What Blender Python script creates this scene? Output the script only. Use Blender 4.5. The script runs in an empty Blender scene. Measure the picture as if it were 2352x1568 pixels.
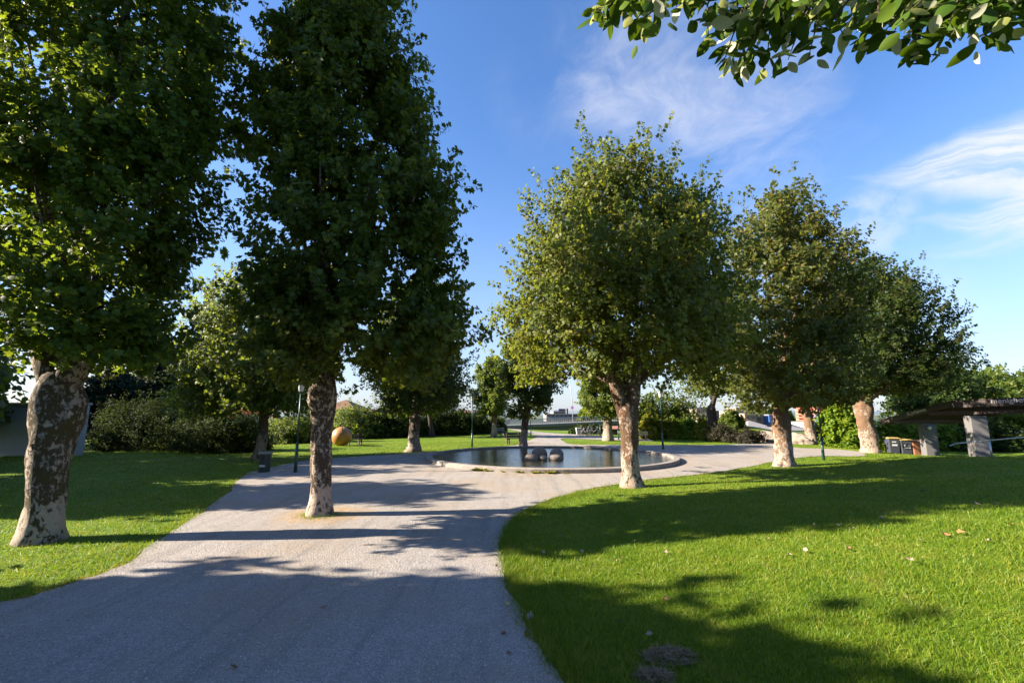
import bpy, math, random
import numpy as np
from mathutils import Vector, noise as mnoise, geometry as mgeo
PI = math.pi
scene = bpy.context.scene
COL = scene.collection
rs = np.random.RandomState

# ------------------------------------------------------------------ camera
CAM_H = 2.0
TH = math.radians(9.0)
F = 16.0/36.0*2352.0
cam = bpy.data.cameras.new('camera'); cam.lens = 16.0; cam.sensor_width = 36.0
cam.clip_start = 0.05; cam.clip_end = 20000
camo = bpy.data.objects.new('camera', cam); COL.objects.link(camo)
camo.location = (0, 0, CAM_H); camo.rotation_euler = (PI/2+TH, 0, 0)
scene.camera = camo

def ray(px, py):
    u = px-1176.0; v = py-784.0
    return np.array([u, F*math.cos(TH)+v*math.sin(TH), F*math.sin(TH)-v*math.cos(TH)])
def P(px, py, z=0.0):
    d = ray(px, py); t = (z-CAM_H)/d[2]
    return np.array([d[0]*t, d[1]*t, z])
def PD(px, py, Y):
    d = ray(px, py); t = Y/d[1]
    return np.array([d[0]*t, Y, CAM_H+d[2]*t])

def sstep(a, b, x):
    t = np.clip((x-a)/(b-a), 0, 1); return t*t*(3-2*t)

# ------------------------------------------------------------------ ground outline
def chaikin(pts, n=1, closed=True):
    pts = [np.array(p, float) for p in pts]
    for _ in range(n):
        out = []
        m = len(pts)
        for i in range(m if closed else m-1):
            a, b = pts[i], pts[(i+1) % m]
            out += [a*.75+b*.25, a*.25+b*.75]
        if not closed: out = [pts[0]]+out+[pts[-1]]
        pts = out
    return pts
LEFT_PX = [(0,1395),(150,1345),(260,1310),(310,1285),(380,1232),(480,1167),(530,1125),(550,1100),(575,1089),(640,1070),(720,1056),(800,1050),(900,1044),(1000,1037),(1070,1031),(1150,1026),(1190,1022),(1205,1017)]
FAR_PX = [(1303,1019),(1320,1021),(1409,1022),(1534,1022),(1659,1022),(1738,1018),(1790,1020),(1823,1029),(1896,1030),(1970,1036),(1992,1043)]
RIGHT_PX = [(1985,1049),(1900,1047),(1840,1050),(1780,1060),(1692,1078),(1617,1089),(1540,1096),(1475,1104),(1400,1114),(1322,1131),(1250,1152),(1190,1180),(1160,1207),(1145,1243),(1147,1285),(1160,1330),(1187,1400),(1228,1470),(1270,1530),(1306,1580)]
left_w = [P(*p)[:2] for p in LEFT_PX]; far_w = [P(*p)[:2] for p in FAR_PX]; right_w = [P(*p)[:2] for p in RIGHT_PX]
gravel_poly = chaikin([np.array([-16,1.0]), np.array([-9.5,3.6])]+left_w+far_w+right_w+[np.array([1.4,1.5]), np.array([2.6,-1.5]), np.array([3.0,-8]), np.array([-16,-8])], 2)
RB = np.array(chaikin(right_w, 1, False))
path_poly = chaikin([P(x,y)[:2] for x,y in [(1190,1021),(1225,1008),(1237,1001.5),(1215,997.5),(1190,994),(1150,988.5),(1122,986),(1125,983.5),(1160,985),(1218,993),(1322,998.3),(1374,999.8),(1426,1006),(1500,1009),(1500,1014),(1426,1012),(1340,1008.5),(1287,1006),(1290,1012),(1308,1021.5)]], 1)

def in_poly(x, y, poly):
    poly = np.asarray(poly); n = len(poly)
    c = np.zeros(np.shape(x), bool)
    j = n-1
    for i in range(n):
        xi, yi = poly[i]; xj, yj = poly[j]
        if yi != yj:
            m = ((yi > y) != (yj > y)) & (x < (xj-xi)*(y-yi)/(yj-yi)+xi)
            c ^= m
        j = i
    return c
def dist_poly(x, y, pts, closed=False):
    pts = np.asarray(pts); n = len(pts); d = np.full(np.shape(x), 1e9)
    for i in range(n if closed else n-1):
        a, b = pts[i], pts[(i+1) % n]
        ab = b-a; L2 = ab@ab+1e-12
        t = np.clip(((x-a[0])*ab[0]+(y-a[1])*ab[1])/L2, 0, 1)
        d = np.minimum(d, np.hypot(x-a[0]-t*ab[0], y-a[1]-t*ab[1]))
    return d
RIGHT_REGION = list(RB)+[np.array([1.4,1.5]), np.array([2.6,-1.5]), np.array([3,-40]), np.array([200,-40]), np.array([200, 21.5]), np.array([24, 21.5])]
POND = np.array([1.75, 21.4]); POND_R = 5.6
def hz(x, y):
    x = np.asarray(x, float); y = np.asarray(y, float)
    d = dist_poly(x, y, RB)
    ins = in_poly(x, y, RIGHT_REGION)
    fade = 1-sstep(16.5, 22.5, y)*sstep(10, 16, x)
    z = np.where(ins, .62*sstep(0, 8.5, d)*fade, 0)
    z = z-0.55*sstep(21, 25.5, y)*sstep(19.5, 23.5, x)
    # left lawn hump
    z = z+.16*np.exp(-(((x+15)/4.5)**2+((y-17)/4.0)**2))
    # rock mound at the far right
    z = z+1.0*np.exp(-((y-40)/4.5)**2)*sstep(14, 19, x)*(1-sstep(42, 52, x))
    z = z+.5*np.exp(-((y-52)/7)**2-((x+6)/7)**2)
    z = z-1.9*sstep(55, 66, y)*sstep(-12, -4, x)-16*sstep(75, 160, y)
    z = z-4*sstep(600, 3000, y)
    return z
def mound(X, Y):
    m = .035*np.sin(X*.9+1.3*np.sin(Y*.5))*np.sin(Y*.8+1)*sstep(.3, 2.5, dist_poly(X, Y, gravel_poly, True))*(~in_poly(X, Y, gravel_poly))*(np.abs(X) < 40)*(np.abs(Y) < 50)
    return np.where(in_poly(X, Y, path_poly), 0, m)*(dist_poly(X, Y, path_poly, True) > .6)
def H(x, y): return float(hz(np.array([x]), np.array([y]))[0])
def PT(px, py):
    z = 0.0
    for _ in range(8):
        p = P(px, py, z); z = .5*z+.5*H(p[0], p[1])
    p = P(px, py, z); return np.array([p[0], p[1], H(p[0], p[1])])

# ------------------------------------------------------------------ materials
def mat(name):
    m = bpy.data.materials.new(name); m.use_nodes = True
    nt = m.node_tree; nt.nodes.clear()
    o = nt.nodes.new('ShaderNodeOutputMaterial')
    return m, nt, o
class NT:
    def __init__(s, nt): s.nt = nt
    def n(s, typ, ins=None, **kw):
        nd = s.nt.nodes.new(typ)
        for k, v in kw.items(): setattr(nd, k, v)
        for k, v in (ins or {}).items():
            if isinstance(v, bpy.types.NodeSocket): s.nt.links.new(v, nd.inputs[k])
            else: nd.inputs[k].default_value = v
        return nd
    def math(s, op, a, b=None, clamp=False):
        nd = s.nt.nodes.new('ShaderNodeMath'); nd.operation = op; nd.use_clamp = clamp
        for i, v in enumerate((a, b)):
            if v is None: continue
            if isinstance(v, bpy.types.NodeSocket): s.nt.links.new(v, nd.inputs[i])
            else: nd.inputs[i].default_value = v
        return nd.outputs[0]
    def mix(s, fac, a, b, blend='MIX'):
        nd = s.nt.nodes.new('ShaderNodeMix'); nd.data_type = 'RGBA'; nd.blend_type = blend
        for sock, v in ((nd.inputs[0], fac), (nd.inputs[6], a), (nd.inputs[7], b)):
            if isinstance(v, bpy.types.NodeSocket): s.nt.links.new(v, sock)
            else: sock.default_value = v if not isinstance(v, tuple) or len(v) == 4 else (*v, 1)
        return nd.outputs[2]
    def ramp(s, fac, stops, interp='LINEAR'):
        nd = s.nt.nodes.new('ShaderNodeValToRGB'); nd.color_ramp.interpolation = interp
        cr = nd.color_ramp
        while len(cr.elements) < len(stops): cr.elements.new(.5)
        for e, (p, c) in zip(cr.elements, stops):
            e.position = p; e.color = (*c, 1) if len(c) == 3 else c
        s.nt.links.new(fac, nd.inputs[0]); return nd.outputs[0]
    def noise(s, vec, scale, detail=4, rough=.55, dist=0):
        return s.n('ShaderNodeTexNoise', {'Vector': vec, 'Scale': scale, 'Detail': detail, 'Roughness': rough, 'Distortion': dist}).outputs[0]
    def bump(s, h, strength, dist, normal=None):
        ins = {'Height': h, 'Strength': strength, 'Distance': dist}
        if normal is not None: ins['Normal'] = normal
        return s.n('ShaderNodeBump', ins).outputs[0]
    def sstep(s, x, a, b):
        return s.n('ShaderNodeMapRange', {'Value': x, 'From Min': a, 'From Max': b, 'To Min': 0., 'To Max': 1.}, interpolation_type='SMOOTHSTEP').outputs[0]

def simple(name, col, rough=.6, var=.12, scale=6, metal=0, bump=0.0, spec=.4, bdist=.01):
    m, nt, o = mat(name); T = NT(nt)
    tc = T.n('ShaderNodeTexCoord').outputs['Object']
    f = T.noise(tc, scale, 6, .6)
    c = T.mix(f, tuple(x*(1-var*1.6) for x in col), tuple(min(1, x*(1+var*1.6)) for x in col))
    ins = {'Base Color': c, 'Roughness': rough, 'Metallic': metal, 'Specular IOR Level': spec}
    if bump: ins['Normal'] = T.bump(T.noise(tc, scale*5, 5, .6), bump, bdist)
    b = T.n('ShaderNodeBsdfPrincipled', ins)
    nt.links.new(b.outputs[0], o.inputs[0]); return m

def leaf_mat(name, stops, trans=(.30,.34,.02), tf=.46, clump=1.2, rough=.5, spec=.25, under=None, under_frac=.5):
    m, nt, o = mat(name); T = NT(nt)
    g = T.n('ShaderNodeNewGeometry')
    tc = T.n('ShaderNodeTexCoord').outputs['Object']
    r = g.outputs['Random Per Island']
    cl = T.noise(tc, clump, 2, .5)
    fac = T.math('ADD', T.math('MULTIPLY', r, .62), T.math('MULTIPLY', T.math('SUBTRACT', cl, .5), .95))
    fac = T.math('ADD', fac, .18, True)
    col = T.ramp(fac, stops)
    if under is not None: col = T.mix(T.math('MULTIPLY', g.outputs['Backfacing'], T.math('GREATER_THAN', T.math('FRACT', T.math('MULTIPLY', r, 17.3)), 1-under_frac)), col, under)
    p = T.n('ShaderNodeBsdfPrincipled', {'Base Color': col, 'Roughness': rough, 'Specular IOR Level': spec})
    tcol = T.mix(.5, T.mix(1.0, col, (2.2, 2.2, 1.0), 'MULTIPLY'), trans)
    t = T.n('ShaderNodeBsdfTranslucent', {'Color': tcol})
    mx = T.n('ShaderNodeMixShader', {0: tf, 1: p.outputs[0], 2: t.outputs[0]})
    nt.links.new(mx.outputs[0], o.inputs[0]); return m

def bark_mat(name, cover=.5, pale=(.40,.31,.235), dark=(.035,.024,.016), base_h=.5, scale=7.0, moss=0.0):
    m, nt, o = mat(name); T = NT(nt)
    tc = T.n('ShaderNodeTexCoord').outputs['Object']
    mp = T.n('ShaderNodeMapping', {'Vector': tc, 'Scale': (1., 1., .62)}).outputs[0]
    n1 = T.noise(mp, scale, 8, .68, .4)
    n2 = T.noise(mp, scale*.28, 3, .5)
    n3 = T.noise(mp, scale*4.5, 6, .7)
    z = T.n('ShaderNodeSeparateXYZ', {0: tc}).outputs[2]
    hi = T.sstep(z, base_h*.45, base_h*1.5)
    k = T.math('ADD', n1, T.math('MULTIPLY', T.math('SUBTRACT', n2, .5), .55))
    thr = T.math('SUBTRACT', 1.12-cover, T.math('MULTIPLY', hi, .13))
    msk = T.sstep(T.math('SUBTRACT', k, thr), -.025, .05)
    pc = T.mix(n3, tuple(c*.72 for c in pale), tuple(min(1, c*1.25) for c in pale))
    pc = T.mix(T.sstep(T.noise(mp, scale*.6, 3), .5, .7), pc, (.30,.29,.27))
    dc = T.mix(T.noise(mp, scale*3, 4, .6), dark, tuple(c*3.2 for c in dark))
    if moss: dc = T.mix(T.math('MULTIPLY', T.sstep(n2, .45, .65), moss), dc, (.06,.055,.012))
    c = T.mix(msk, pc, dc)
    hgt = T.math('ADD', T.math('ADD', T.math('MULTIPLY', n1, .8), T.math('MULTIPLY', msk, .35)), T.math('MULTIPLY', n3, .5))
    b = T.n('ShaderNodeBsdfPrincipled', {'Base Color': c, 'Roughness': .85, 'Specular IOR Level': .2, 'Normal': T.bump(hgt, 1.0, .05)})
    nt.links.new(b.outputs[0], o.inputs[0]); return m

# ------------------------------------------------------------------ object helpers
def tag(o, label=None, cat=None, group=None, kind=None):
    if label: o['label'] = label
    if cat: o['category'] = cat
    if group: o['group'] = group
    if kind: o['kind'] = kind
    return o
def empty(name, loc=(0,0,0), rz=0.0, label=None, cat=None, group=None):
    o = bpy.data.objects.new(name, None); COL.objects.link(o)
    o.empty_display_size = .2
    o.location = loc; o.rotation_euler = (0, 0, rz)
    return tag(o, label, cat, group)
def link(name, me, parent=None, loc=None):
    o = bpy.data.objects.new(name, me); COL.objects.link(o)
    if parent is not None: o.parent = parent
    if loc is not None: o.location = loc
    return o
def np_mesh(name, V, faces, mats, midx=None, smooth=False):
    me = bpy.data.meshes.new(name)
    V = np.asarray(V, np.float32)
    me.vertices.add(len(V)); me.vertices.foreach_set('co', V.ravel())
    loops = np.concatenate([f.ravel() for f in faces]).astype(np.int32)
    sizes = np.concatenate([np.full(len(f), f.shape[1], np.int32) for f in faces])
    starts = np.concatenate([[0], np.cumsum(sizes)[:-1]]).astype(np.int32)
    me.loops.add(len(loops)); me.loops.foreach_set('vertex_index', loops)
    me.polygons.add(len(sizes)); me.polygons.foreach_set('loop_start', starts)
    for m in mats: me.materials.append(m)
    if midx is not None: me.polygons.foreach_set('material_index', np.asarray(midx, np.int32))
    if smooth is True: me.polygons.foreach_set('use_smooth', np.ones(len(sizes), bool))
    elif smooth is not False: me.polygons.foreach_set('use_smooth', np.asarray(smooth, bool))
    me.update(calc_edges=True)
    return me
class MB:
    def __init__(s): s.v = []; s.f = []; s.sm = []
    def add(s, vs, fs, sm=False):
        b = len(s.v); s.v += [tuple(map(float, v)) for v in vs]
        s.f += [tuple(b+i for i in f) for f in fs]; s.sm += [sm]*len(fs); return s
    def box(s, c, size, rz=0.0, rx=0.0, ry=0.0):
        hx, hy, hzz = [k/2 for k in size]
        from mathutils import Euler
        R = Euler((rx, ry, rz)).to_matrix()
        vs = [Vector(c)+R@Vector((x*hx, y*hy, z*hzz)) for x in (-1,1) for y in (-1,1) for z in (-1,1)]
        return s.add(vs, [(0,1,3,2),(4,6,7,5),(0,4,5,1),(2,3,7,6),(0,2,6,4),(1,5,7,3)])
    def tube(s, pts, rad, seg=10, cap=True, sm=True, wob=0.0, seed=0):
        pts = [Vector(p) for p in pts]; n = len(pts)
        if not hasattr(rad, '__len__'): rad = [rad]*n
        ref = None; vs = []; fs = []
        for i in range(n):
            t = (pts[min(i+1, n-1)]-pts[max(i-1, 0)]).normalized()
            if ref is None:
                ref = t.orthogonal().normalized()
            ref = (ref-t*ref.dot(t)).normalized(); bi = t.cross(ref)
            for k in range(seg):
                a = 2*PI*k/seg; d = ref*math.cos(a)+bi*math.sin(a)
                r = rad[i]
                if wob: r *= 1+wob*mnoise.noise(pts[i]*1.7+d*1.1+Vector((seed, 0, 0)))+wob*.6*mnoise.noise(pts[i]*4+d*3+Vector((seed, 5, 0)))
                vs.append(pts[i]+d*r)
        for i in range(n-1):
            for k in range(seg):
                k2 = (k+1) % seg
                fs.append((i*seg+k, i*seg+k2, (i+1)*seg+k2, (i+1)*seg+k))
        if cap: fs += [tuple(reversed(range(seg))), tuple((n-1)*seg+k for k in range(seg))]
        return s.add(vs, fs, sm)
    def lathe(s, prof, seg=24, c=(0,0,0), sm=True):
        n = len(prof); vs = [(c[0]+r*math.cos(2*PI*k/seg), c[1]+r*math.sin(2*PI*k/seg), c[2]+z) for r, z in prof for k in range(seg)]
        fs = [(i*seg+k, i*seg+(k+1) % seg, (i+1)*seg+(k+1) % seg, (i+1)*seg+k) for i in range(n-1) for k in range(seg)]
        if prof[0][0] > 1e-6: fs.append(tuple(reversed(range(seg))))
        if prof[-1][0] > 1e-6: fs.append(tuple((n-1)*seg+k for k in range(seg)))
        return s.add(vs, fs, sm)
    def prism(s, poly, axis0, d):   # poly: list of 3D points, extruded by vector d
        n = len(poly); a = [Vector(p) for p in poly]; b = [p+Vector(d) for p in a]
        return s.add(a+b, [tuple(range(n))[::-1], tuple(range(n, 2*n))]+[(i, (i+1) % n, n+(i+1) % n, n+i) for i in range(n)])
    def build(s, name, m, parent=None, loc=None, bevel=0.0):
        me = bpy.data.meshes.new(name); me.from_pydata(s.v, [], s.f); me.materials.append(m)
        me.polygons.foreach_set('use_smooth', s.sm); me.update()
        o = link(name, me, parent, loc)
        if bevel:
            b = o.modifiers.new('bevel', 'BEVEL'); b.width = bevel; b.segments = 2; b.limit_method = 'ANGLE'
        return o
def copy_tree(o, parent=None):
    c = o.copy(); COL.objects.link(c)
    if parent is not None: c.parent = parent
    for ch in list(o.children): copy_tree(ch, c)
    return c

# ------------------------------------------------------------------ leaves
def fan_template(outline, centre, curl=.25, fold=.15):
    pts = [centre]+outline
    V = np.array([(x, y, -curl*(y-.3)**2-fold*abs(x)) for x, y in pts])
    n = len(outline)
    Fc = np.array([(0, 1+i, 1+(i+1) % n) for i in range(n)])
    return V, Fc
MAPLE = fan_template([(0,0),(.26,.04),(.50,.20),(.36,.36),(.62,.62),(.30,.62),(0,1.02),(-.30,.62),(-.62,.62),(-.36,.36),(-.50,.20),(-.26,.04)], (0,.34))
STAR = fan_template([(0,0),(.45,.12),(.30,.38),(.56,.62),(.22,.66),(0,1.02),(-.22,.66),(-.56,.62),(-.30,.38),(-.45,.12)], (0,.36))
SIMPLE = fan_template([(0,0),(.46,.22),(.40,.66),(0,1),(-.40,.66),(-.46,.22)], (0,.4))
OVAL = fan_template([(0,0),(.15,.09),(.27,.28),(.30,.38),(.285,.52),(.235,.70),(.13,.88),(0,1.02),(-.13,.88),(-.235,.70),(-.285,.52),(-.30,.38),(-.27,.28),(-.15,.09)], (0,.45), .3, .35)
LANCE = fan_template([(0,0),(.22,.3),(.2,.65),(0,1),(-.2,.65),(-.22,.3)], (0,.45), .3, .3)
def norm(a): return a/(np.linalg.norm(a, axis=-1, keepdims=True)+1e-9)
def place_leaves(pos, nrm, axis, size, tmpl):
    tv, tf = tmpl
    n = norm(nrm); a = axis-n*np.sum(axis*n, 1, keepdims=True); a = norm(a); b = np.cross(a, n)
    s = size[:, None, None]
    V = pos[:, None, :]+s*(tv[None, :, 0:1]*b[:, None, :]+tv[None, :, 1:2]*a[:, None, :]+tv[None, :, 2:3]*n[:, None, :])
    N, k = len(pos), len(tv)
    Fi = tf[None]+(np.arange(N)*k)[:, None, None]
    return V.reshape(-1, 3), Fi.reshape(-1, 3)
def twig_tubes(S, E, r):
    d = norm(E-S); ref = np.where(np.abs(d[:, 2:3]) > .9, np.array([[1., 0, 0]]), np.array([[0, 0, 1.]]))
    u = norm(np.cross(d, ref)); w = np.cross(d, u)
    N = len(S); V = []
    for j, (Q, rr) in enumerate(((S, r), (E, r*.35))):
        for k in range(3):
            a = 2*PI*k/3; V.append(Q+rr*(u*math.cos(a)+w*math.sin(a)))
    V = np.stack(V, 1)
    f = np.array([(0,1,4,3),(1,2,5,4),(2,0,3,5)])
    return V.reshape(-1, 3), (f[None]+(np.arange(N)*6)[:, None, None]).reshape(-1, 4)

def foliage_mesh(name, S, D, L, rng, per, lsize, tmpl, lm, bm, nup=.42, nout=.7, nrand=.5, outdir=None, twig_r=.006, droop=.25, wood=True):
    """S twig starts, D unit directions, L lengths."""
    N = len(S)
    s = (np.arange(per)+.5)/per
    s = np.clip(s[None]+rng.uniform(-.5/per, .5/per, (N, per)), 0.05, 1.02)
    pos = S[:, None]+D[:, None]*(L[:, None]*s)[..., None]
    side = rng.normal(size=(N, per, 3)); side = norm(side-D[:, None]*np.sum(side*D[:, None], 2, keepdims=True))
    pos = pos+side*lsize*.35
    od = D if outdir is None else outdir
    nrm = od[:, None]*nout+np.array([0, 0, nup])+rng.normal(size=(N, per, 3))*nrand
    axis = side*.9+D[:, None]*.45+np.array([0, 0, -droop])
    sz = lsize*rng.uniform(.6, 1.2, (N, per))
    V, Fi = place_leaves(pos.reshape(-1, 3), nrm.reshape(-1, 3), axis.reshape(-1, 3), sz.ravel(), tmpl)
    faces = [Fi]; mi = [np.zeros(len(Fi), int)]; mats = [lm]
    if wood:
        Vt, Ft = twig_tubes(S, S+D*L[:, None], twig_r)
        faces.append(Ft+len(V)); mi.append(np.ones(len(Ft), int)); V = np.vstack([V, Vt]); mats.append(bm)
    return np_mesh(name, V, faces, mats, np.concatenate(mi))

def crown_profile(t, a, b):
    f = lambda q: np.power(np.clip(1-q, 0, 1), a)*np.power(np.clip(q+.06, 0, 2), b)
    q = np.linspace(0, 1, 200); return f(t)/f(q).max()

def make_tree(name, label, base, trunk, h0, h1, R, lm, bm, seed, group=None, cat='tree', a=.5, b=.3, nclump=90, twigs=16, per=14,
              lsize=.17, tmpl=MAPLE, off=(0,0), limbs=10, forks=None, seg=20, clump_r=.3, wood=True, shoots=14, lean_top=None, squash=1.0, drop=0.0, lob=1.0):
    """trunk: [(h, r, dx, dy)] measured up the bole; h0..h1 crown heights; R crown radius; off crown centre offset."""
    rng = rs(seed); random.seed(seed); h1 = h1-.22*R
    root = empty(name, base, 0, label, cat, group)
    mb = MB()
    pts = []; rad = []
    hs = [k[0] for k in trunk]
    nn = 18 if seg >= 18 else 9
    for i in range(nn+1):
        h = hs[-1]*i/nn
        r, dx, dy = [float(np.interp(h, hs, [k[j] for k in trunk])) for j in (1, 2, 3)]
        r *= 1+.28*math.exp(-h/.12)
        pts.append((dx, dy, h-(.12 if i == 0 else 0))); rad.append(r)
    top = np.array(pts[-1]); rt = rad[-1]
    for dz, k in ((.10, .90), (.20, .68), (.28, .36), (.31, .08)): pts.append((top[0], top[1], top[2]+dz*rt/.28)); rad.append(rt*k)
    mb.tube(pts, rad, seg, wob=.22, seed=seed)
    cxy = np.array(off, float); lx = lean_top or 0.0
    # crown clumps
    ph = rng.uniform(0, 2*PI, 4)
    def Rad(t, az):
        return R*crown_profile(t, a, b)*(1+lob*(.13*np.sin(3*az+ph[0]+3*t)+.11*np.sin(5*az+ph[1]-5*t)+.09*np.sin(2*az+ph[2]+8*t)))
    tt = rng.uniform(0, 1, nclump*6)
    keep = rng.uniform(0, 1, len(tt)) < (.25+.75*crown_profile(tt, a, b))
    t = tt[keep][:nclump]; n = len(t)
    az = rng.uniform(0, 2*PI, n)
    u = rng.uniform(0, 1, n)
    rr = Rad(t, az)*(.18+.64*u**.36)
    out = np.stack([np.cos(az), np.sin(az)*squash, np.zeros(n)], 1)
    C = np.stack([cxy[0]+lx*t+out[:, 0]*rr, cxy[1]+out[:, 1]*rr, h0+(h1-h0)*t-drop*(rr/R)**2*(1-t)*.5], 1)
    # limbs
    order = np.argsort(-(rr+.5*rng.uniform(size=n))); order = order[(C[order, 2] > h0+.22*(h1-h0))]; n_l = len(order)
    lead = [np.array(top)]
    ax_top = np.array([cxy[0]*.9+lx*.86, cxy[1]*.9, h0+(h1-h0)*.86])
    for i in range(1, 6): lead.append(top+(ax_top-top)*i/5+np.array([*rng.normal(0, .05*R, 2), 0])*(i < 5))
    starts = [(top, rt)]
    if forks:
        for (q, r0, r1) in forks:
            mb.tube([top-np.array([0, 0, .25])]+[np.array(k) for k in q], [rt*.8]+list(np.linspace(r0, r1, len(q)-1))+[.025], max(10, seg-6), wob=.18, seed=seed+3)
            starts.append((np.array(q[-1]), r1))
    mb.tube(lead, list(np.linspace(rt*(.3 if forks else .62), .02, len(lead))), 10, wob=.15, seed=seed+1)
    for i in range(min(limbs, n)):
        c = C[order[min(n_l-1, i*max(1, n_l//(limbs*2)))]]
        k = rng.uniform(0, .55); s0 = lead[0]+(ax_top-lead[0])*k*min(1, max(.05, (c[2]-lead[0][2])/(h1-h0)))
        mid = s0*.45+c*.55+np.array([0, 0, -.05*np.linalg.norm(c-s0)])
        r0 = rt*.34*(1-k)
        mb.tube([s0, s0*.75+mid*.25, mid, c], [r0, r0*.8, r0*.5, .015], 7, wob=.12, seed=seed+i)
    mb.build('trunk', bm, root)
    # twigs
    cr = clump_r*R
    idx = np.repeat(np.arange(n), twigs)
    S = C[idx]+rng.normal(size=(len(idx), 3))*cr*np.array([.46, .46, .5])
    kk = S[:, 2] > h0-.02*R+rng.uniform(0, .12, len(S))*R; S = S[kk]; idx = idx[kk]
    o = out[idx]
    up = .35+.75*t[idx][:, None]
    D = norm(o*.75*np.array([[1, 1, 0]])+np.array([[0, 0, 1]])*up+rng.normal(size=(len(idx), 3))*.38)
    L = rng.uniform(.10, .20, len(idx))*R*1.05
    if shoots:   # long ragged shoots on the silhouette
        ts = rng.uniform(0, 1, shoots*5)**.8; ts = ts[:shoots*4]
        azs = rng.uniform(0, 2*PI, len(ts)); r2 = Rad(ts, azs)*.66
        os_ = np.stack([np.cos(azs), np.sin(azs)*squash, 0*azs], 1)
        S2 = np.stack([cxy[0]+lx*ts+os_[:, 0]*r2, cxy[1]+os_[:, 1]*r2, h0+(h1-h0)*ts*.97], 1)
        near = np.array([np.min(np.linalg.norm(C-q, axis=1)) for q in S2]) < .17*R; S2 = S2[near]; os_ = os_[near]; ts = ts[near]
        D2 = norm(os_*(1.0-.6*ts[:, None])+np.array([0, 0, 1.])*(.5+.6*ts[:, None])+rng.normal(size=S2.shape)*.2)
        S = np.vstack([S, S2]); D = np.vstack([D, D2]); o = np.vstack([o, os_]); L = np.concatenate([L, np.minimum(rng.uniform(.18, .30, len(ts))*R, .75)])
        S3 = np.stack([cxy[0]+lx+rng.normal(0, .10*R, shoots), cxy[1]+rng.normal(0, .10*R, shoots), np.full(shoots, h1-.10*(h1-h0))+rng.uniform(-.25, .12, shoots)*R], 1)
        D3 = norm(np.array([0, 0, 1.])+rng.normal(size=S3.shape)*.22); S = np.vstack([S, S3]); D = np.vstack([D, D3]); o = np.vstack([o, D3]); L = np.concatenate([L, np.minimum(rng.uniform(.2, .4, shoots)*R, .9)])
    me = foliage_mesh('crown', S, D, L, rng, per, lsize, tmpl, lm, bm, outdir=o, wood=wood, twig_r=.005+.002*R/3)
    link('crown', me, root)
    return root

def make_shrub(name, label, base, sx, sy, sz, lm, seed, cat='shrub', group=None, nclump=40, twigs=14, per=9, lsize=.16, tmpl=SIMPLE, bottom=.1, upd=.6, lumps=.2, tall=1.0):
    rng = rs(seed)
    n = nclump
    ct = rng.uniform(-.15, 1, n); az = rng.uniform(0, 2*PI, n); st = np.sqrt(np.clip(1-ct*ct, 0, 1))
    rad = (.35+.55*rng.uniform(0, 1, n)**.5)*(1+lumps*np.sin(3*az+seed)+lumps*.7*np.sin(5*az+2*seed+4*ct))
    out = np.stack([np.cos(az)*st, np.sin(az)*st, ct], 1)
    C = out*rad[:, None]*np.array([sx, sy, sz*.92])+np.array([0, 0, bottom])
    C[:, 2] = np.maximum(C[:, 2], bottom*rng.uniform(.5, 1.5, n))
    idx = np.repeat(np.arange(n), twigs)
    S = C[idx]+rng.normal(size=(len(idx), 3))*np.array([sx, sy, sz])*.17
    S[:, 2] = np.abs(S[:, 2])
    D = norm(out[idx]*.8+np.array([0, 0, upd])+rng.normal(size=S.shape)*.4)
    L = rng.uniform(.08, .17, len(idx))*(sx+sy+sz)/3*1.3
    me = foliage_mesh(name, S, D, L, rng, per, lsize, tmpl, lm, None, outdir=out[idx], wood=False, nrand=.5)
    o = link(name, me, None, base)
    tag(o, label, cat, group)
    return o

# ================================================================== MATERIALS
def lawn_mat():
    m, nt, o = mat('lawn'); T = NT(nt)
    pos = T.n('ShaderNodeNewGeometry').outputs['Position']
    big = T.noise(pos, .35, 4, .6); mid = T.noise(pos, 3.2, 5, .65); fine = T.noise(pos, 60, 4, .7)
    c = T.ramp(T.math('ADD', T.math('MULTIPLY', big, .45), T.math('MULTIPLY', mid, .55)), [(.32, (.050,.105,.006)), (.5, (.100,.160,.007)), (.66, (.175,.195,.018))])
    c = T.mix(T.math('MULTIPLY', T.sstep(fine, .45, .75), .5), c, (.03,.07,.005))
    dry = T.math('MULTIPLY', T.sstep(T.noise(pos, .9, 5, .68), .55, .76), .45)
    c = T.mix(dry, c, (.21,.165,.045))
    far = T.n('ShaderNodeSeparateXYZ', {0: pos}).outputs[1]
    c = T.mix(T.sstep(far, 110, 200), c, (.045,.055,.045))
    h = T.math('ADD', T.math('MULTIPLY', fine, .6), T.math('MULTIPLY', mid, .8))
    b = T.n('ShaderNodeBsdfPrincipled', {'Base Color': c, 'Roughness': .8, 'Specular IOR Level': .15, 'Normal': T.bump(h, .8, .05)})
    nt.links.new(b.outputs[0], o.inputs[0]); return m
TREE2 = PT(735, 1183)
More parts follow.
